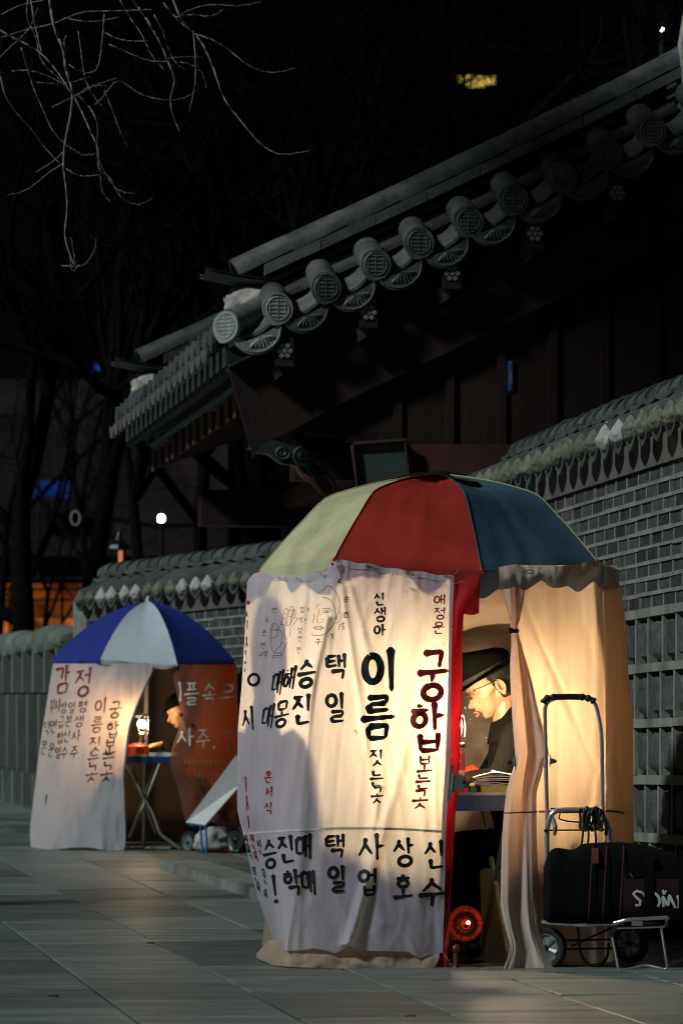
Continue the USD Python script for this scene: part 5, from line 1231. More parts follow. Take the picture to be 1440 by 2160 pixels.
def head_mesh(sub=5):
    """Head looking along +x, z up, origin between the ears."""
    m = trimesh.creation.icosphere(sub, 1.0); d = np.array(m.vertices)
    a = np.degrees(np.arctan2(d[:, 2], d[:, 0])); a = np.where(a > 90, a - 360, a); cb = np.sqrt(np.clip(1 - d[:, 1] ** 2, 0, 1))
    wy = d[:, 1] * .078
    face = np.where(a > -28, .013 + .010 * np.clip((-a - 0) / 28, 0, 1), .030)
    w = np.exp(-(wy / face) ** 2); r = pP(a) * w + pS(a) * (1 - w)
    wid = .076 * np.where(a > -360, 1, 1) * np.interp(a, [-270, -200, -150, -100, -70, -50, -20, 20, 60, 90], [.9, 1.0, .92, .80, .72, .76, .92, .97, .98, .9])
    p = np.stack([r * cb * np.cos(np.radians(a)), d[:, 1] * wid, r * cb * np.sin(np.radians(a))], 1)
    p[:, 0] += .012
    g = lambda c, s: np.exp(-(((p - c) / s) ** 2).sum(1))
    for sy in (1, -1):
        p[:, 0] -= .011 * g([.085, sy * .032, .016], [.03, .015, .011]); p[:, 0] += .006 * g([.09, sy * .034, .034], [.03, .018, .008]); 
        p[:, 1] += sy * .006 * g([.06, sy * .058, -.02], [.03, .02, .022]); p[:, 1] += sy * .008 * g([.118, sy * .013, -.030], [.014, .008, .009])
        p[:, 0] += .006 * g([.075, sy * .045, -.055], [.03, .02, .025])
    p[:, 0] -= .004 * g([.105, 0, -.069], [.02, .024, .003])
    return p, np.array(m.faces)
def ear_mesh(sy):
    v, f = ball((0, 0, 0), 1, 3); v = v.copy()
    q = v * [.019, .010, .034]; q[:, 0] *= 1 - .35 * np.clip(-v[:, 2], 0, 1)
    rr2 = np.hypot(v[:, 0] + .15, v[:, 2] - .1); q[:, 1] -= .010 * np.exp(-(rr2 / .48) ** 2) * (v[:, 1] > 0); q[:, 1] += .004 * np.exp(-((rr2 - .72) / .18) ** 2)
    q[:, 0] += .10 * q[:, 2]; q[:, 1] = np.where(sy > 0, 1, -1) * (q[:, 1] + .45 * np.abs(np.minimum(q[:, 0], 0)))
    return q + [-.006, sy * .077, -.008], f if sy > 0 else f[:, ::-1]
def basis(fwd, upv):
    f_ = unit(fwd); l_ = unit(np.cross(upv, f_)); u_ = np.cross(f_, l_); return np.stack([f_, l_, u_], 0)     # rows: forward, left, up
def placeh(v, o, B, s=1.0): return np.asarray(o) + (np.asarray(v) * s) @ B
def union(meshes):
    acc = None
    for v, f in meshes:
        mm = manifold3d.Manifold(manifold3d.Mesh(np.asarray(v, np.float32), np.asarray(f, np.uint32)))
        if mm.is_empty(): continue
        acc = mm if acc is None else acc + mm
    m = acc.to_mesh(); return np.array(m.vert_properties[:, :3], float), np.array(m.tri_verts)
def hand(wrist, fwd, pal, side, s=1.0, curl=.5):
    """Palm, four fingers of unequal length and a thumb; fwd along the fingers, pal out of the palm, side towards the thumb."""
    f_, p_, t_ = unit(fwd), unit(pal), unit(side); ch = []
    w = np.asarray(wrist, float)
    kn = [w + f_ * .085 * s + t_ * x * s for x in (.030, .010, -.010, -.028)]
    for k in range(4): ch.append([(w + t_ * (.012 - .008 * k) * s, .020 * s), (kn[k], .0125 * s)])
    for k, ln in enumerate((.072, .08, .074, .058)):
        a = kn[k]; b = a + (f_ * math.cos(curl * .6) + p_ * math.sin(curl * .6)) * ln * .45 * s; c = b + (f_ * math.cos(curl * 1.3) + p_ * math.sin(curl * 1.3)) * ln * .32 * s; e = c + (f_ * math.cos(curl * 1.8) + p_ * math.sin(curl * 1.8)) * ln * .25 * s
        ch.append([(a, .0100 * s), (b, .0088 * s), (c, .0080 * s), (e, .0068 * s)])
    th = w + t_ * .022 * s + f_ * .02 * s; ch.append([(th, .014 * s), (th + t_ * .028 * s + f_ * .028 * s, .0115 * s), (th + t_ * .036 * s + f_ * .055 * s + p_ * .008 * s, .0095 * s), (th + t_ * .036 * s + f_ * .075 * s + p_ * .014 * s, .008 * s)])
    return ch
# --- seated fortune teller
MY = 17.24
HO = np.array([(1045 - 720) * MY / F, MY, CAMZ + (HY - 1449) * MY / F]); HS = 1.14
th_, ps_ = math.radians(24), math.radians(7)
fwd = np.array([-math.cos(th_) * math.cos(ps_), -math.sin(ps_), -math.sin(th_)]); HB = basis(fwd, np.array([-math.sin(th_), 0, math.cos(th_)]))
man = thing('person', 'person in black felt hat, glasses and dark coat bending over the near table', 'person', (.82, MY, .01))
hv, hf = head_mesh(5)
nb_ = np.array([.755, MY + .02, 1.02])
SH = [np.array([.775, MY-0.200, .985]), np.array([.775, MY+0.200, .985])]
elb = [np.array([.70, MY-0.245, .80]), np.array([.66, MY+0.250, .80])]; wri = [np.array([.545, MY-0.200, .785]), np.array([.55, MY+0.160, .785])]
core = [[(HO + [.035, .01, -.05], .058), (nb_ + [-.02, 0, .02], .06), (nb_ + [.02, 0, -.06], .085), ([.80, MY+0.000, .72], .11), ([.87, MY+0.000, .52], .12)]]
for a, b, c in zip(SH, elb, wri): core.append([(nb_ + [.02, 0, -.05], .07), (a, .05), (b, .036), (c, .024)])
core.append([([.87, MY-0.100, .50], .09), ([.52, MY-0.130, .49], .06), ([.55, MY-0.140, .10], .045), ([.47, MY-0.150, .05], .04)]); core.append([([.87, MY+0.100, .50], .09), ([.52, MY+0.130, .49], .06), ([.55, MY+0.140, .10], .045), ([.47, MY+0.150, .05], .04)])
hands = []
for c, sd_ in zip(wri, (1, -1)): hands += hand(c, [-1, .25 * sd_, -.05], [0, 0, -1], [-.1, sd_, .1], 1.0, .55)
bodyv = union([blob(core, .02, 4), (placeh(hv, HO, HB, HS), hf), blob(hands, .005, 2)] + [(placeh(*(lambda e: (e[0], HO, HB, HS))(ear_mesh(sy))), ear_mesh(sy)[1]) for sy in (1, -1)])
part(man, 'body', bodyv, 'skin', smooth=50)
def hp(x, y, zz): return placeh(np.array([[x, y, zz]]), HO, HB, HS)[0]
hsel = hv * 1.0; back = (hv[:, 0] < .018 + .35 * np.clip(hv[:, 2], -1, .2)) & (hv[:, 2] > -.052 - .1 * hv[:, 0]) 
hairf = hf[back[hf].all(1)]; nrm_h = hv / np.linalg.norm(hv, axis=1, keepdims=True)
part(man, 'hair', (placeh(hv + nrm_h * .005, HO, HB, HS), hairf), 'hair', smooth=True)
for sy in (1, -1):
    ey = part(man, 'eye', ball(hp(.0845, sy * .031, .012), .0118, 2), 'skin', smooth=True)
    part(ey, 'lash_line', tube([hp(.094, sy * .020, .008), hp(.0975, sy * .029, .0055), hp(.0945, sy * .038, .007), hp(.088, sy * .044, .009)], [.0008, .0018, .0018, .0008], 5), 'hair')
for sy in (1, -1): part(man, 'eyebrow', tube([hp(.094, sy * .014, .036), hp(.094, sy * .030, .043), hp(.080, sy * .048, .038)], [.002, .004, .002], 5), 'hair')
part(man, 'lips', union([blob([[(hp(.106, .020, -.064), .003), (hp(.1145, .004, -.059), .0055), (hp(.1145, -.004, -.059), .0055), (hp(.106, -.020, -.064), .003)]], .004, 1), blob([[(hp(.105, .018, -.069), .003), (hp(.113, 0, -.0745), .0062), (hp(.105, -.018, -.069), .003)]], .004, 1)]), 'lip', smooth=True)
gl = part(man, 'glasses', join([tube([hp(.113 + .004 * math.cos(a), sy * .031 + .021 * math.cos(a), .008 + .017 * math.sin(a)) for a in np.linspace(0, 2 * math.pi, 21)], .0020, 5, False) for sy in (1, -1)] + [tube([hp(.118, .010, .012), hp(.121, 0, .016), hp(.118, -.010, .012)], .0014, 5)] + [tube([hp(.112, sy * .052, .012), hp(.09, sy * .074, .016), hp(.04, sy * .084, .018), hp(0, sy * .086, .020), hp(-.02, sy * .084, .006)], .0020, 5) for sy in (1, -1)]), 'brass')
for sy in (1, -1): part(gl, 'lens', (lambda c: lathe([(0, .001), (.018, 0)], c, hp(.15, sy * .031, .008) - hp(.1, sy * .031, .008), 16))(hp(.1135, sy * .031, .008)), 'lens')
# hat
hatc = lambda a, r, x=1.0: None
def ringh(rx, ry, cx, cz, n=40, tilt=0.0, f=lambda a: 0): return [hp(cx + rx * math.cos(a), ry * math.sin(a), cz + tilt * math.cos(a) + f(a)) for a in np.linspace(0, 2 * math.pi, n, endpoint=False)]
def skin_rings(rings):
    n = len(rings[0]); v = np.vstack(rings); f = []
    for i in range(len(rings) - 1):
        for j in range(n): k = (j + 1) % n; f += [[i * n + j, i * n + k, (i + 1) * n + k], [i * n + j, (i + 1) * n + k, (i + 1) * n + j]]
    return v, np.array(f)
crown = skin_rings([ringh(.112, .090, .008, .052, tilt=-.008), ringh(.111, .089, .008, .075, tilt=-.008), ringh(.109, .087, .006, .105, tilt=.004), ringh(.104, .080, .006, .130, tilt=.014), ringh(.090, .066, .008, .150, tilt=.020), ringh(.065, .042, .010, .160, tilt=.016, f=lambda a: -.004 * abs(math.sin(a))), ringh(.035, .014, .012, .158, tilt=.008), ringh(.01, .004, .012, .156)])
ht = part(man, 'hat', crown, 'felt', smooth=50)
br_ = skin_rings([ringh(.110, .088, .008, .056, tilt=-.008), ringh(.135, .112, .010, .050, tilt=-.014, f=lambda a: .010 * abs(math.sin(a)) ** 2), ringh(.148, .122, .012, .046, tilt=-.016, f=lambda a: .012 * abs(math.sin(a)) ** 2), ringh(.150, .124, .012, .043, tilt=-.016, f=lambda a: .012 * abs(math.sin(a)) ** 2), ringh(.135, .112, .010, .046, tilt=-.014, f=lambda a: .010 * abs(math.sin(a)) ** 2), ringh(.108, .086, .008, .050, tilt=-.008)])
part(ht, 'brim', br_, 'felt', smooth=50)
part(ht, 'band', skin_rings([ringh(.1135, .0915, .008, .056, tilt=-.008), ringh(.1135, .0915, .008, .078, tilt=-.008)]), 'felt_band', smooth=True)
coatc = [[(nb_ + [.015, 0, .055], .080), (nb_ + [.01, 0, .0], .095), (nb_ + [.02, 0, -.09], .125), ([.80, MY+0.000, .74], .155), ([.865, MY+0.000, .52], .17)], [(SH[0], .072), (nb_ + [.01, 0, -.07], .10), (SH[1], .072)]]
for a, b, c in zip(SH, elb, wri): coatc.append([(a, .074), (b, .058), (c + [.02, 0, .01], .044)])
part(man, 'coat', blob(coatc, .016, 3), 'coat', smooth=True)
col_ = [[nb_ + np.array([.10 * math.cos(a) - .02, .115 * math.sin(a), zz + .045 * math.cos(a)]) * 1 for a in np.linspace(-2.5, 2.5, 20)] for zz in (-.03, .06)]
col_[1] = [p + (nb_ - p) * [.14, .14, 0] for p in col_[1]]
cv = np.vstack(col_); part(man, 'collar', (np.vstack([cv, cv + [0, 0, .004] + (cv - nb_) * .06]), np.vstack([gridf(2, 20), gridf(2, 20)[:, ::-1] + 40])), 'coat', smooth=True)
trc = [[([.87, MY-0.100, .50], .105), ([.53, MY-0.130, .49], .078), ([.555, MY-0.140, .12], .06)], [([.87, MY+0.100, .50], .105), ([.53, MY+0.130, .49], .078), ([.555, MY+0.140, .12], .06)]]
part(man, 'trousers', blob(trc, .02, 3), 'trousers', smooth=True)
for yy_ in (MY-0.140, MY+0.140): part(man, 'shoe', blob([[(np.array([.57, yy_, .05]), .045), (np.array([.44, yy_, .045]), .036)]], .015, 2), 'black_plastic', smooth=True)
st_ = thing('stool', 'low stool under the seated person in the hat', 'stool', (.87, MY+0.000, .012)); part(st_, 'seat', cbox((.87, MY+0.000, .37), (.3, .32, .03)), 'dark_wood')
for sx in (-.12, .12):
    for sy in (-.13, .13): part(st_, 'leg', cyl((.87 + sx, MY+0.000 + sy, .012), (.87 + sx * .9, MY+0.000 + sy * .9, .36), .014, 8), 'dull_steel')
# --- customer, seen only as a shadow on the cloth
CU = np.array([.01, 16.72, 1.19]); CD = unit([.86, .42, 0]); CL = np.array([-CD[1], CD[0], 0])
def cw_(f, l, zz): return np.array([-.055, 16.705, 0]) + CD * f + CL * l + np.array([0, 0, zz])
cus = thing('person', 'dark coated person seated behind the painted cloth, showing as a shadow', 'person', cw_(0, 0, .012))
CB = basis(CD * .97 - np.array([0, 0, .25]), CD * .25 + np.array([0, 0, .97]))
cc = [[(CU + [-.03, 0, -.06], .055), (cw_(.01, 0, 1.03), .06), (cw_(.0, 0, .95), .09), (cw_(-.02, 0, .75), .11), (cw_(-.03, 0, .50), .11)]]
for sy in (-1, 1): cc.append([(cw_(.0, 0, .96), .07), (cw_(.0, .17 * sy, .94), .055), (cw_(.12, .19 * sy, .77), .04), (cw_(.27, .10 * sy, .79), .028)])
for sy in (-1, 1): cc.append([(cw_(-.03, .075 * sy, .50), .07), (cw_(.25, .10 * sy, .49), .062), (cw_(.22, .10 * sy, .1), .05), (cw_(.30, .10 * sy, .05), .04)])
ch_ = hand(cw_(.27, -.10, .795), CD, [0, 0, -1], CL, 1.0, .4) + hand(cw_(.27, .10, .795), CD, [0, 0, -1], -CL, 1.0, .4)
part(cus, 'body', union([blob(cc, .02, 4), (placeh(hv, CU, CB, 1.05), hf), blob(ch_, .006, 2)] + [(placeh(ear_mesh(s_)[0], CU, CB, 1.05), ear_mesh(s_)[1]) for s_ in (1, -1)]), 'skin', smooth=50)
part(cus, 'hair', (placeh(hv + nrm_h * .016, CU, CB, 1.05), hairf), 'hair', smooth=True)
part(cus, 'coat', blob([[(cw_(.01, 0, 1.03), .075), (cw_(.0, 0, .95), .13), (cw_(-.02, 0, .75), .155), (cw_(-.03, 0, .50), .145)]] + [[(cw_(.0, .17 * sy, .94), .078), (cw_(.12, .19 * sy, .77), .062), (cw_(.25, .11 * sy, .80), .046)] for sy in (-1, 1)], .018, 3), 'coat', smooth=True)
part(cus, 'trousers', blob([[(cw_(-.03, .075 * sy, .50), .085), (cw_(.25, .10 * sy, .49), .078), (cw_(.22, .10 * sy, .1), .058)] for sy in (-1, 1)], .02, 3), 'trousers', smooth=True)
cs_ = copy(st_, cw_(-.02, .02, .012), 'low stool under the customer behind the painted cloth', 'stool')

# ================================================================== heater and the wooden knob at the entrance
hc = P(981, 1949, 16.72)
he = thing('heater', 'round radiant heater glowing red under the table', 'heater', hc * [1, 1, 0] + [0, 0, .01])
hn = unit([-.10, -1, .10])
part(he, 'dish', lathe([(.0, -.047), (.02, -.045), (.05, -.035), (.070, -.012), (.0775, .006), (.0795, .006), (.072, -.014), (.052, -.040), (.02, -.05)], hc, hn, 30), 'reflector', smooth=60)
part(he, 'coil', lathe([(.022, -.030), (.030, -.026), (.034, -.020), (.026, -.018)], hc, hn, 20), 'heater_coil', smooth=True)
part(he, 'burner', ball(hc + hn * -.008 + [.012, 0, .004], .0095, 2), 'heater_spot', smooth=True)
ha, hb = unit(np.cross(hn, UPV)), None; hb = np.cross(ha, hn)
def hq(x, y, d=.010): return hc + ha * x + hb * y + hn * d
wires = [[hq(.076 * math.cos(a), .076 * math.sin(a)) for a in np.linspace(0, 2 * math.pi, 31)]]
for a0 in np.linspace(0, 2 * math.pi, 7)[:-1]:
    c_, s_ = math.cos(a0), math.sin(a0); rot = lambda x, y: hq(x * c_ - y * s_, x * s_ + y * c_)
    wires.append(spline([rot(.076, -.012), rot(.045, -.012), rot(.026, 0), rot(.045, .012), rot(.062, .012)], 14))
part(he, 'wire_guard', join([tube(w, .0014, 5) for w in wires]), 'black_plastic')
part(he, 'stand', tube([hc - hn * .05, hc - hn * .07 - [0, 0, .05], np.array([hc[0], hc[1] + .07, .012])], .012, 8), 'black_plastic')
part(he, 'foot', lathe([(.09, 0), (.09, .012), (.02, .025), (0, .025)], (hc[0], hc[1] + .07, .006)), 'black_plastic')
kc = P(961, 2046, 16.42)
kn_ = thing('turned_knob', 'small turned red brown wooden post standing by the foot of the red strip', 'post', kc)
part(kn_, 'post', lathe([(.020, 0), (.018, .008), (.011, .016), (.010, .05), (.013, .062), (.010, .070), (.019, .078), (.0225, .088), (.019, .10), (.008, .107), (0, .108)], kc, seg=20), 'wood_knob', smooth=50)
part(kn_, 'string', tube([P(934, 2010, 16.37), P(946, 2028, 16.36), P(958, 2045, 16.37)], .0015, 5), 'dull_steel')
# ================================================================== folding luggage cart and duffel bag
YC = 16.46
cart = thing('luggage_cart', 'chromed folding luggage cart with black grip standing before the peach curtain', 'cart', P(1270, 2040, YC))
def q3(x, y, Y=YC): return P(x, y, Y)
fr = fillet([q3(1152, 1960), q3(1157, 1700), q3(1146, 1470), q3(1250, 1466), q3(1271, 1720)], .045, 8)
fr2 = np.vstack([fillet([q3(1154, 1900), q3(1153, 1700), q3(1148, 1478), q3(1200, 1469), q3(1253, 1472), q3(1268, 1540), q3(1271, 1730)], .05, 8)])
part(cart, 'handle_frame', tube(rail(fr2, 70), .0088, 10), 'chrome', smooth=50)
gp = [q3(x, y, YC - .002) for x, y in ((1145, 1484), (1150, 1474), (1165, 1471), (1200, 1470), (1232, 1471), (1248, 1476), (1253, 1482))]
gr = rail(gp, 40); gw = .0135 + .0035 * np.sin(np.linspace(0, 1, 40) * 60) * (np.abs(np.linspace(0, 1, 40) - .5) > .22)
part(cart, 'grip', tube(gr, gw, 12), 'black_plastic', smooth=50)
lo = fillet([q3(1153, 1900, YC - .03), q3(1153, 1745, YC - .03), q3(1165, 1710, YC - .03), q3(1265, 1708, YC - .03), q3(1285, 1745, YC - .03), q3(1287, 1900, YC - .03)], .07, 9)
part(cart, 'lower_frame', tube(rail(lo, 60), .0115, 10), 'chrome', smooth=50)
part(cart, 'sleeve', tube([q3(1183, 1710, YC - .03), q3(1228, 1709, YC - .03)], .0135, 10), 'dull_steel', smooth=50)
part(cart, 'cross_rod', tube([q3(1150, 1752, YC - .02), q3(1290, 1751, YC - .02)], .004, 6), 'black_plastic')
part(cart, 'pivot', ball(q3(1151, 1753, YC - .045), .009, 1), 'black_plastic')
part(cart, 'wire_hook', tube(fillet([q3(1160, 1706), q3(1183, 1706), q3(1178, 1728), q3(1196, 1733), q3(1232, 1736)], .01, 4), .0034, 6), 'black_plastic')
for x in (1168, 1276): part(cart, 'bracket', tube([q3(x - 3, 1726, YC - .03), q3(x + 3, 1745, YC - .045), q3(x + 1, 1762, YC - .03)], [.008, .010, .007], 8), 'steel')
# base rails, folding legs
part(cart, 'base_rail', tube(fillet([q3(1142, 1945, YC - .12), q3(1180, 1949, YC - .14), q3(1235, 1952, YC - .16), q3(1300, 1949, YC - .10)], .02), .009, 8), 'chrome', smooth=50)
part(cart, 'platform_rail', tube(fillet([q3(1295, 1948, YC - .28), q3(1320, 1941, YC - .30), q3(1408, 1936, YC - .30), q3(1404, 1954, YC - .10), q3(1300, 1958, YC - .10)], .015), .008, 8), 'chrome', smooth=50)
part(cart, 'foot_loop', tube(fillet([q3(1291, 1978, YC - .16), q3(1305, 2050, YC - .16), q3(1360, 2036, YC - .12), q3(1408, 2046, YC - .16), q3(1393, 1954, YC - .16)], .02), .0055, 8), 'chrome', smooth=50)
part(cart, 'clamp', cbox(q3(1343, 1948, YC - .29), (.045, .03, .02)), 'dull_steel')
for y0, y1 in ((1985, 1982), (2003, 2001)): part(cart, 'axle_bar', tube([q3(1180, y0, YC - .02), q3(1312, y1, YC - .02)], .005, 6), 'black_plastic')
part(cart, 'brace', tube([q3(1180, 2008, YC - .02), q3(1290, 1958, YC - .04)], .005, 6), 'black_plastic'); part(cart, 'brace', tube([q3(1218, 1955, YC - .03), q3(1222, 1990, YC - .03)], .006, 6), 'black_plastic')
def wheel(c, ax, r, parent, w=.036, spokes=5):
    ax = unit(ax)
    ty = part(parent, 'wheel', lathe([(r * .66, -w * .42), (r * .92, -w * .5), (r, -w * .32), (r * 1.0, w * .32), (r * .92, w * .5), (r * .66, w * .42)], c, ax, 34), 'rubber', smooth=40)
    part(ty, 'rim', lathe([(0, w * .36), (r * .20, w * .40), (r * .24, w * .30), (r * .55, w * .22), (r * .66, w * .45), (r * .70, w * .45)], c, ax, 30), 'steel', smooth=40)
    a, b = unit(np.cross(ax, UPV)), None; b = np.cross(ax, a); sp = []
    for k in range(spokes):
        t = 2 * math.pi * k / spokes + .3; d = a * math.cos(t) + b * math.sin(t); sp.append(tube([c + ax * w * .36 + d * r * .18, c + ax * w * .32 + d * r * .64], [r * .10, r * .16], 6))
    if sp: part(ty, 'spokes', join(sp), 'dull_steel')
    part(ty, 'hub', lathe([(0, w * .62), (r * .12, w * .58), (r * .16, w * .34)], c, ax, 16), 'black_plastic', smooth=40)
wheel(q3(1156, 2001, YC + .02), [-.62, -.78, 0], .088, cart)
wheel(q3(1330, 1990, YC + .16), [-.62, -.78, 0], .086, cart)
# bungee cord wound on the frame
bc = thing('bungee_cord', 'black bungee cord wound round the lower frame of the luggage cart', 'cord', q3(1245, 1750, YC))
for k in range(8):
    x = 1227 + k * 5.6; Yk = YC - .045
    part(bc, 'loop', tube([q3(x + 5 * math.sin(a) + 2 * math.sin(3 * a + k), 1728 + 22 * math.cos(a) + 4 * math.sin(k * 2.1), Yk - .012 * math.sin(a * 1.0 + k) - .008) for a in np.linspace(0, 2 * math.pi, 22)], .0052, 6, False), 'black_plastic', smooth=True)
for x0, x1 in ((1229, 1224), (1240, 1238), (1252, 1256)): part(bc, 'hanging_strand', tube(spline([q3(x0, 1735, YC - .05), q3((x0 + x1) / 2 + 2, 1765, YC - .06), q3(x1, 1790, YC - .04)], 10), .005, 6), 'black_plastic')
part(bc, 'trailing_strap', tube(spline([q3(1218, 1958, YC - .05), q3(1222, 1995, YC - .03), q3(1235, 2030, YC - .02), q3(1255, 2040, YC - .02), q3(1275, 2028, YC - .02), q3(1283, 1990, YC)], 24), .006, 5), 'black_plastic', smooth=True)
# duffel bag
def bag_front(x, y):
    """Depth of the bag's bulging front."""
    u = (x - 1312) / 172.0; w = (y - 1868) / 92.0
    return 16.36 - .13 * np.sqrt(np.clip(1 - np.abs(w) ** 2.6, 0, 1)) * (1 - .2 * np.abs(u) ** 3) - .05 * np.clip(u, -1, 1) * 0 + .010 * N2(x / 26, y / 30, 41) + .006 * N2(x / 9, y / 15, 42)
bag = thing('duffel_bag', 'black and maroon duffel bag with white print lying on the luggage cart', 'bag', P(1310, 1955, 16.4))
bx = np.linspace(1146, 1482, 90); bv = []
ytop = PchipInterpolator([1146, 1164, 1175, 1205, 1232, 1300, 1345, 1395, 1430, 1482], [1830, 1792, 1789, 1793, 1780, 1777, 1780, 1793, 1808, 1850]); ybot = PchipInterpolator([1146, 1152, 1200, 1300, 1400, 1482], [1945, 1950, 1952, 1949, 1944, 1938])
for x in bx:
    yt, yb_ = float(ytop(x)), float(ybot(x))
    e = min(1, max(.0, (x - 1144) / 14.0)) ** .5 * min(1, max(0, (1484 - x) / 14.0)) ** .5
    for k in range(28):
        t = 2 * math.pi * k / 28; cy_, cz_ = math.cos(t), math.sin(t)
        sy_, sz_ = abs(cy_) ** .62 * np.sign(cy_), abs(cz_) ** .55 * np.sign(cz_)
        ym = (yt + yb_) / 2 - (yb_ - yt) / 2 * sz_ ; d = .17 * sy_ * (.35 + .65 * e)
        nn = .014 * N2(x / 22, ym / 26 + t * 2, 41) + .006 * N2(x / 8, ym / 9 + t * 2, 42)
        bv.append(P(x, ym, 16.42 - d - nn))
bf = []
for i in range(89):
    for k in range(28): n_ = (k + 1) % 28; bf += [[i * 28 + k, (i + 1) * 28 + k, (i + 1) * 28 + n_], [i * 28 + k, (i + 1) * 28 + n_, i * 28 + n_]]
bf += [[0, (k + 1), k] for k in range(1, 27)] + [[89 * 28, 89 * 28 + k, 89 * 28 + k + 1] for k in range(1, 27)]
part(bag, 'body', (np.array(bv), np.array(bf)), 'navy_fabric', smooth=True)
def bag_pt(px, py, off=0.0):
    px, py = np.asarray(px, float), np.asarray(py, float); yt, yb_ = ytop(px), ybot(px)
    s = np.clip(((yt + yb_) / 2 - py) / ((yb_ - yt) / 2), -.97, .97); sz = np.sign(s) * np.abs(s) ** (1 / .55); cy_ = np.sqrt(np.clip(1 - sz ** 2, 0, 1)); d = .17 * cy_ ** .62
    t = np.arctan2(sz, cy_) % (2 * np.pi)
    nn = .014 * N2(px / 22, py / 26 + t * 2, 41) + .006 * N2(px / 8, py / 9 + t * 2, 42)
    return P(px, py, 16.42 - d - .012 - off)
def patch(x0, x1, y0, y1, off, m, name, n=24):
    xx, yy_ = np.meshgrid(np.linspace(0, 1, n), np.linspace(0, 1, n)); X = x0 + (x1 - x0) * xx
    return part(bag, name, (bag_pt(X.ravel(), (y0 + (y1 - y0) * yy_).ravel(), off), gridf(n, n)), m, smooth=True)
pk = patch(1314, 1446, 1842, 1938, .012, 'maroon_fabric', 'pocket')
for x in (1247, 1277, 1313): part(bag, 'red_piping', tube(bag_pt(np.linspace(x + 2, x - 6, 30), np.linspace(float(ytop(x)) + 8, 1938, 30), .004), .0026, 5), 'maroon_trim')
patch(1248, 1262, 1790, 1822, .006, 'maroon_trim', 'trim_panel', 8)
part(bag, 'side_handle', loft([[P(1168, 1790, 16.32), P(1170, 1764, 16.30), P(1186, 1765, 16.30), P(1186, 1792, 16.32)], [P(1168, 1790, 16.36), P(1170, 1764, 16.36), P(1186, 1765, 16.36), P(1186, 1792, 16.36)]], 20, 4), 'maroon_trim', smooth=True)
for x0, x1 in ((1358, 1378), (1431, 1450)): patch(x0, x1, 1800, 1940, .020, 'navy_fabric', 'webbing')
patch(1316, 1446, 1838, 1850, .018, 'navy_fabric', 'zip_flap', 20)
part(bag, 'zip_pull', tube(bag_pt(np.array([1328, 1334.]), np.array([1842, 1852.]), .022), .0016, 4), 'dull_steel')
def bfn(px, py, off): return bag_pt(px, py, .014 + off)
for st, w in (([(1354, 1883), (1342, 1880), (1335, 1886), (1342, 1894), (1350, 1901), (1349, 1910), (1339, 1910)], 5.0), ([(1356, 1884), (1359, 1890), (1362, 1895)], 4.5), ([(1362, 1909), (1366, 1911)], 5), ([(1380, 1884), (1389, 1893), (1391, 1904), (1387, 1913)], 5.5), ([(1397, 1878), (1400, 1888), (1404, 1879)], 4), ([(1399, 1914), (1397, 1890), (1408, 1913), (1411, 1889), (1424, 1916)], 5.5), ([(1428, 1890), (1432, 1903), (1430, 1917)], 5)):
    part(bag, 'white_print', ribbon(rail(st, 3 * len(st)), w, bfn, taper=False, closed=True, off=.002), 'print_white')

# ================================================================== far booth
YF = 29.0
FBX, FBY = (303 - 720) * 29.6 / F, 29.6
fu = thing('booth_umbrella', 'blue and white beach umbrella roofing the far booth', 'umbrella', (FBX, FBY, float(gz(FBY))))
FV = [P(108, 1393, 29.55), P(212, 1390, 28.95), P(374, 1402, 28.92), P(496, 1396, 29.40), P(492, 1396, 29.9), P(395, 1396, 30.3), P(230, 1396, 30.3), P(118, 1396, 30.0)]
FA = P(312, 1268, 29.6)
def frib(i, r):
    v = FV[i % 8]; r = np.asarray(r, float)[..., None]; p = FA + (v - FA) * r; p[..., 2] = FA[2] + (v[2] - FA[2]) * (.22 * r[..., 0] + .78 * r[..., 0] ** 2.1); return p
for i in range(8):
    rr = np.linspace(.01, 1, 20); uu = np.linspace(0, 1, 16); a, b = frib(i, rr), frib(i + 1, rr); g = a[:, None] * (1 - uu)[None, :, None] + b[:, None] * uu[None, :, None]
    g[..., 2] += -.03 * (np.sin(np.pi * uu)[None] * np.sin(np.pi * rr)[:, None]) + .008 * N2(uu[None] * 8 + i * 4, rr[:, None] * 4, 7)
    ext = g[-1].copy(); c = np.array([FBX, FBY, 0]); dr = np.array([.03, .022, .03, .04, .03, .03, .03, .03])[i]
    fl = [ext + (c - ext) * [.012, .012, 0] * k - np.array([0, 0, 1.0]) * (dr * k * (1 + .45 * np.sin(uu * 9 + i) + .3 * np.sin(uu * 17)))[:, None] * 1.2 for k in (.5, 1.0)]
    g = np.concatenate([g, np.stack(fl)], 0)
    part(fu, 'canopy_panel', (g.reshape(-1, 3), gridf(22, 16)), 'canopy_white' if i in (1, 5) else 'far_blue', smooth=True, label='white panel' if i == 1 else None)
    part(fu, 'rib', tube(frib(i, np.linspace(.03, 1, 10)) - [0, 0, .012], .006, 5), 'dull_steel')
part(fu, 'tip', lathe([(.02, -.01), (.016, .02), (.008, .035), (0, .045)], FA), 'canopy_white')
fpb = np.array([FBX, FBY, float(gz(FBY))])
part(fu, 'pole', cyl(fpb, FA, .018, 8), 'dull_steel')
vv = [[P(498, 1398, 29.0), P(470, 1398, 28.94), P(425, 1394, 28.9), P(400, 1402, 28.9)], [P(502, 1414, 29.0), P(470, 1412, 28.95), P(430, 1410, 28.9), P(396, 1416, 28.9)]]
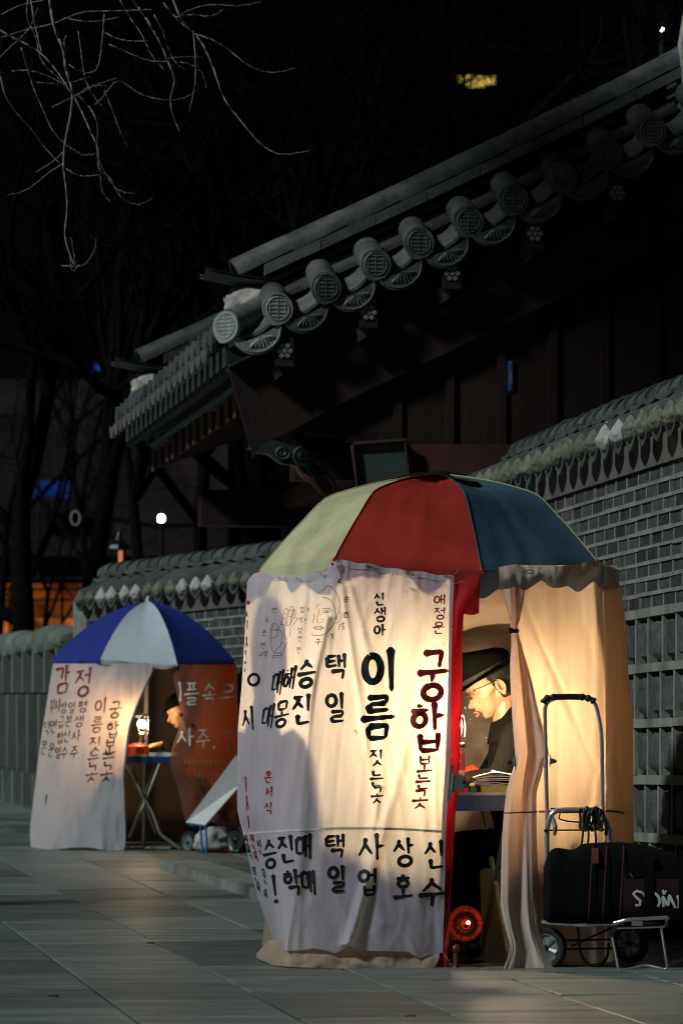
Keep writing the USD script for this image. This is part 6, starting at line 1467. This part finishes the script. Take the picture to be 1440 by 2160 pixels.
# white banner
fb = thing('lettered_banner', 'white banner with red and black brushed words, front left of the far booth', 'banner', P(160, 1792, 28.9))
BYs = [1398, 1410, 1448, 1504, 1535, 1605, 1640, 1700, 1760, 1793]
bL = [112, 110, 104, 95, 90, 80, 76, 69, 63, 66]; bR = [322, 320, 304, 281, 271, 262, 258, 260, 262, 261]
fbL, fbR = PchipInterpolator(BYs, bL), PchipInterpolator(BYs, bR)
def ban_pt(px, py, off=0.0):
    s = np.clip((px - fbL(py)) / (fbR(py) - fbL(py)), 0, 1); low = np.clip((py - 1650) / 140, 0, 1)
    Y = 29.15 - .26 * s + .05 * (1 - s) ** 3 - .05 * np.sin(np.pi * s) - .03 * N2((px - py * .1) / 34, py / 90, 51) - .025 * low * N2(px / 18, py / 60, 52) - .012 * N2((px + py * .7) / 20, (py - px) / 80, 53) - .012 * N2(px / 9, py / 50, 54) * s
    return P(px, py, Y - off)
vv = []
for w in np.linspace(0, 1, 110):
    for s in np.linspace(0, 1, 80):
        y = 1400 + (1793 - 1400) * w; y = y + (3 * math.sin(s * 9) + 3 * N2(s * 6, 1.1, 3)) * (w > .985) - (6 * (1 - s) * (w > .9)) * (w - .9) * 10 * .9
        x = fbL(y) + (fbR(y) - fbL(y)) * s; vv.append(ban_pt(x, y))
part(fb, 'sheet', (np.array(vv), gridf(110, 80)), 'far_white', smooth=True)
part(fb, 'edge_pole', tube([ban_pt(np.array(float(fbR(y)) + 2.), np.array(float(y)), .03) for y in np.linspace(1412, 1790, 30)], .010, 6), 'sack_white', smooth=True)
def ftext(items, m='ink', label=None): text(items, m, 'lettering', fb, ban_pt, label)
fz = lambda x, y: (60 + x / 6.0, 1390 + y / 6.0)
def fcol(chars, pts, w, h, sw, m, label, skew=.12, rot=-.12):
    ftext([(c, *fz(*p), w, h, sw, skew, rot) for c, p in zip(chars, pts)], m, label)
fcol('감정', [(425, 265), (690, 300)], 34, 62, 5.4, 'ink_red', 'large red word 감정', .10, -.2)
fcol('궁합보는곳', [(1100, 645), (1065, 895), (1030, 1115), (1015, 1255), (990, 1450)], 27, 36, 3.6, 'ink', 'black column 궁합보는곳')
fcol('이름짓는곳', [(920, 590), (870, 835), (845, 1085), (825, 1265), (800, 1455)], 26, 34, 3.6, 'ink_red', 'red column 이름짓는곳')
fcol('평생사주', [(685, 605), (640, 790), (605, 975), (580, 1185)], 20, 26, 2.6, 'ink', 'black column 평생사주')
fcol('일본신수', [(550, 620), (510, 790), (485, 985), (455, 1190)], 16, 26, 2.4, 'ink', 'black column 일본신수')
fcol('상급합일', [(445, 620), (415, 800), (400, 1000), (375, 1190)], 14, 26, 2.3, 'ink', 'black column of four letters')
fcol('사연운', [(370, 590), (315, 860), (290, 1160)], 14, 30, 2.2, 'ink', 'black column of three letters')
fcol('부덕은', [(300, 600), (230, 880), (195, 1130)], 12, 32, 2.2, 'ink', 'narrow black column at the edge')
part(fb, 'ink_mark', ribbon([(98, 1676), (97, 1690), (95, 1698)], 2.6, ban_pt), 'ink')
# brown banner
bb = thing('brown_banner', 'brown cloth banner with white handwritten words on the right of the far booth', 'banner', P(450, 1740, 28.9))
BBy = [1400, 1430, 1470, 1508, 1530, 1587, 1610, 1660, 1726, 1742]; b2L = [362, 366, 374, 382, 379, 361, 359, 374, 389, 394]; b2R = [498, 500, 501, 503, 502, 501, 501, 502, 506, 508]
g2L, g2R = PchipInterpolator(BBy, b2L), PchipInterpolator(BBy, b2R)
def bb_pt(px, py, off=0.0):
    s = np.clip((px - g2L(py)) / (g2R(py) - g2L(py)), 0, 1)
    Y = 28.92 + .10 * s ** 2 - .03 * np.sin(np.pi * s) + .05 * (1 - s) ** 6 - .022 * N2((px + (py - 1600) * .4) / 22, py / 80, 61) - .02 * np.exp(-((px - 375 - (py - 1600) * .72) / 9) ** 2) * (py > 1590) - .02 * np.exp(-((px - 385 - (py - 1515) * .35) / 6) ** 2) * np.clip((py - 1505) / 30, 0, 1) * np.exp(-np.abs(py - 1515) / 90)
    return P(px, py, Y - off)
vv = [bb_pt(g2L(y) + (g2R(y) - g2L(y)) * s, y) for y in np.linspace(1402, 1742, 90) for s in np.linspace(0, 1, 60)]
part(bb, 'sheet', (np.array(vv), gridf(90, 60)), 'brown_cloth', smooth=True)
bz = lambda x, y: (340 + x / 6.967, 1390 + y / 6.967)
def btext(items, label): text([(c, *bz(x, y), w, h, sw, 0, -.04) for c, x, y, w, h, sw in items], 'chalk', 'lettering', bb, bb_pt, label)
btext([('플', 450, 515, 32, 48, 3.4), ('속', 710, 515, 32, 48, 3.4), ('으', 970, 500, 38, 38, 3.6)], 'white word 플속으')
part(bb, 'lettering', ribbon([(378, 1438), (381, 1458), (380, 1480)], 4.4, bb_pt), 'chalk')
btext([('사', 360, 1150, 36, 38, 4.0), ('주', 620, 1180, 30, 42, 3.2), ('ㄱ', 970, 1120, 18, 18, 2.6)], 'white word 사주')
part(bb, 'comma', ribbon([(451, 1573), (452, 1577), (450, 1581)], 4.4, bb_pt), 'chalk'); part(bb, 'comma', ribbon([(481, 1572), (482, 1576), (481, 1580)], 3, bb_pt), 'chalk')
for y, x0, x1, h in ((1604, 388, 470, 9), (1632, 408, 462, 8), (1652, 418, 458, 7)):
    for x in np.arange(x0, x1, 9): part(bb, 'yellow_print', ribbon([(x, y + 2 * math.sin(x)), (x + 5, y + h * .5), (x + 2, y + h)], 1.5, bb_pt), 'yellow_box')
part(bb, 'tie', ball(P(382, 1508, 28.86), .014, 1), 'black_plastic')
fbk = thing('rear_cloth', 'dark tan cloth closing the back of the far booth', 'curtain', (FBX, FBY + .7, float(gz(FBY))))
row = []
for zz in (P(0, 1400, 30.2)[2], 1.3, .8, float(gz(30)) + .02):
    row.append([[FBX + .70 * math.cos(math.radians(a)), FBY + .05 + .70 * math.sin(math.radians(a)), zz] for a in np.linspace(200, -20, 11)])
part(fbk, 'sheet', loft(row, 60, 30, lambda u, v, a: .02 * N2(u * 26, v * 3, 5)), 'far_lining', smooth=True)
# table, lamp and can in the far booth
FT = P(0, 1597, 28.95)[2]; fx = lambda px, Y=29.05: (px - 720) * Y / F
ft = thing('folding_table', 'dark blue folding table with crossed pale legs in the far booth', 'table', (fx(320), 29.3, float(gz(29.2))))
part(ft, 'tabletop', cbox((fx(315), 29.25, FT - .02), (.44, .55, .045)), 'blue_metal')
Yt = 28.98
part(ft, 'leg', tube(fillet([P(267, 1614, Yt), P(322, 1715, Yt - .02), P(339, 1762, Yt - .02), P(380, 1791, Yt - .03)], .03), .012, 8), 'dull_steel', smooth=True)
part(ft, 'leg', tube([P(337, 1612, Yt), P(303, 1700, Yt), P(272, 1768, Yt)], .012, 8), 'dull_steel', smooth=True)
part(ft, 'leg', tube([P(275, 1614, Yt + .45), P(330, 1760, Yt + .4)], .012, 8), 'dull_steel'); part(ft, 'leg', tube([P(328, 1614, Yt + .45), P(276, 1762, Yt + .4)], .012, 8), 'dull_steel')
part(ft, 'foot_bar', tube([P(282, 1790, 29.0), P(360, 1790, 29.0)], .010, 6), 'dull_steel')
fl0 = P(299, 1597, 29.1); fl0[2] = FT + .004
fl_ = thing('gas_lantern', 'glowing gas lantern on a dark red canister in the far booth', 'lantern', fl0)
part(fl_, 'canister', lathe([(0, 0), (.085, 0), (.085, .075), (.03, .10)], fl0 + [-.03, 0, 0], seg=18), 'red_can', smooth=40)
part(fl_, 'burner', lathe([(.03, .10), (.02, .14), (.028, .17), (.012, .18)], fl0, seg=14), 'brass', smooth=40)
part(fl_, 'mantle', ball(P(299, 1528, 29.1), .030, 2), 'far_bulb', smooth=True)
part(fl_, 'hood', lathe([(.05, .30), (.03, .32), (0, .325)], fl0, seg=14), 'chrome')
for a in (0, 2.1, 4.2): part(fl_, 'guard_wire', tube([fl0 + [.045 * math.cos(a), .045 * math.sin(a), .16], fl0 + [.05 * math.cos(a), .05 * math.sin(a), .30]], .002, 4), 'chrome')
fp_ = thing('paper_pad', 'flat pad of papers on the far table', 'paper', P(335, 1597, 29.0)); part(fp_, 'pad', cbox((fx(338), 29.1, FT + .018), (.17, .2, .03)), 'paper'); part(fp_, 'yellow_sheet', cbox((fx(300), 29.0, FT + .010), (.09, .06, .012)), 'yellow_box')
# person in the far booth
FH = P(386, 1500, 29.35)
per = thing('person', 'person with a dark cap half hidden behind the brown banner in the far booth', 'person', (FH[0] + .1, 29.4, float(gz(29.4))))
FB_ = basis([-.93, -.12, -.34], [-.34, 0, .94])
n0 = FH + [.06, 0, -.14]
cc = [[(FH + [.03, 0, -.05], .055), (n0, .06), (n0 + [.05, 0, -.25], .1), (n0 + [.1, 0, -.45], .12)], [(n0 + [.02, -.17, -.06], .05), (n0 + [-.08, -.2, -.22], .04), (P(345, 1572, 29.2), .03)]]
hh = hand(P(345, 1570, 29.2), [-1, 0, -.1], [0, 0, -1], [0, -1, 0], 1.0, .5)
part(per, 'body', union([blob(cc, .02, 3), (placeh(hv, FH, FB_, 1.05), hf), blob(hh, .006, 1)] + [(placeh(ear_mesh(s_)[0], FH, FB_, 1.05), ear_mesh(s_)[1]) for s_ in (1, -1)]), 'skin', smooth=50)
part(per, 'coat', blob([[(n0 + [.01, 0, .0], .08), (n0 + [.03, 0, -.1], .13), (n0 + [.1, 0, -.45], .17)], [(n0 + [.02, -.17, -.06], .075), (n0 + [-.08, -.2, -.22], .058), (P(349, 1572, 29.2), .042)]], .02, 2), 'coat', smooth=True)
capv = hv[:, 2] > .035 - .12 * hv[:, 0] * 0
part(per, 'cap', (placeh(hv + nrm_h * .012, FH, FB_, 1.07), hf[capv[hf].all(1)]), 'felt', smooth=True)
part(per, 'cap_brim', (placeh(np.array([[.10 + .06 * math.cos(a) * r, .07 * math.sin(a) * r, .055 - .02 * r] for r in (0.2, 1) for a in np.linspace(-1.6, 1.6, 14)]), FH, FB_, 1.07), gridf(2, 14)), 'felt')
# small cart with white board, sack and red base
fc0 = P(455, 1800, 28.4)
fc = thing('hand_truck', 'small blue legged cart with a tilted white board beside the far booth', 'cart', fc0)
bd = np.array([P(392, 1735, 28.25), P(432, 1741, 28.2), P(512, 1650, 28.65), P(499, 1592, 28.75)])
part(fc, 'white_board', (np.vstack([bd, bd + [0, .02, -.012]]), np.array([[0, 1, 2], [0, 2, 3], [4, 6, 5], [4, 7, 6], [0, 4, 5], [0, 5, 1], [1, 5, 6], [1, 6, 2], [2, 6, 7], [2, 7, 3], [3, 7, 4], [3, 4, 0]])), 'white_board')
part(fc, 'deck', tube([P(393, 1738, 28.3), P(520, 1742, 28.3)], .014, 6), 'black_plastic'); part(fc, 'deck', tube([P(400, 1741, 28.25), P(428, 1742, 28.25)], .014, 6), 'blue_paint')
for x in (423, 434): part(fc, 'leg', tube([P(x, 1742, 28.2), P(x + 2, 1780, 28.2), P(x + 5 - (x > 430) * 4, 1804, 28.2)], .009, 6), 'blue_paint')
wheel(P(500, 1776, 28.5), [-.75, -.65, 0], .115, fc, .05, 0)
wheel(P(400, 1778, 28.9), [-.75, -.65, 0], .085, fc, .05, 0)
sk = P(446, 1775, 28.6); v, f = ball((0, 0, 0), 1, 3); v = v * (1 + (meshkit.noise(v * 2.5, 9)[:, None] - .5) * .5)
sack = solo('white_sack', (sk + v * [.13, .10, .10], f), 'sack_white', 'white sack lying under the small cart by the far booth', 'sack', smooth=True)
rb2 = P(455, 1796, 28.6); v2 = v * [.14, .08, .035]
solo('red_sack', (rb2 + v2 + [0, 0, .02], f), 'red_plastic', 'flat red bag under the white sack by the far booth', 'bag', smooth=True)

for k, (x, y, s_, lab) in enumerate(((112, 2109, .022, 'small dark fallen leaf on the paving at the lower left'), (866, 2152, .018, 'small dark scrap on the paving at the bottom edge'), (318, 1996, .018, 'small dark scrap on the paving left of the near booth'))):
    Yl = 9428 / (y - 1470.0); c = P(x, y, Yl); c[2] = float(gz(Yl)) + .009
    pts = [c + np.array([math.cos(a) * s_ * (1 + .3 * math.sin(3 * a)), math.sin(a) * s_ * .7, .004 + .004 * math.sin(2 * a)]) for a in np.linspace(0, 2 * math.pi, 9)[:-1]]
    solo('fallen_leaf', (np.vstack([pts, [c + [0, 0, .008]]]), np.array([[i, (i + 1) % 8, 8] for i in range(8)])), 'dark_wood', lab, 'leaf')
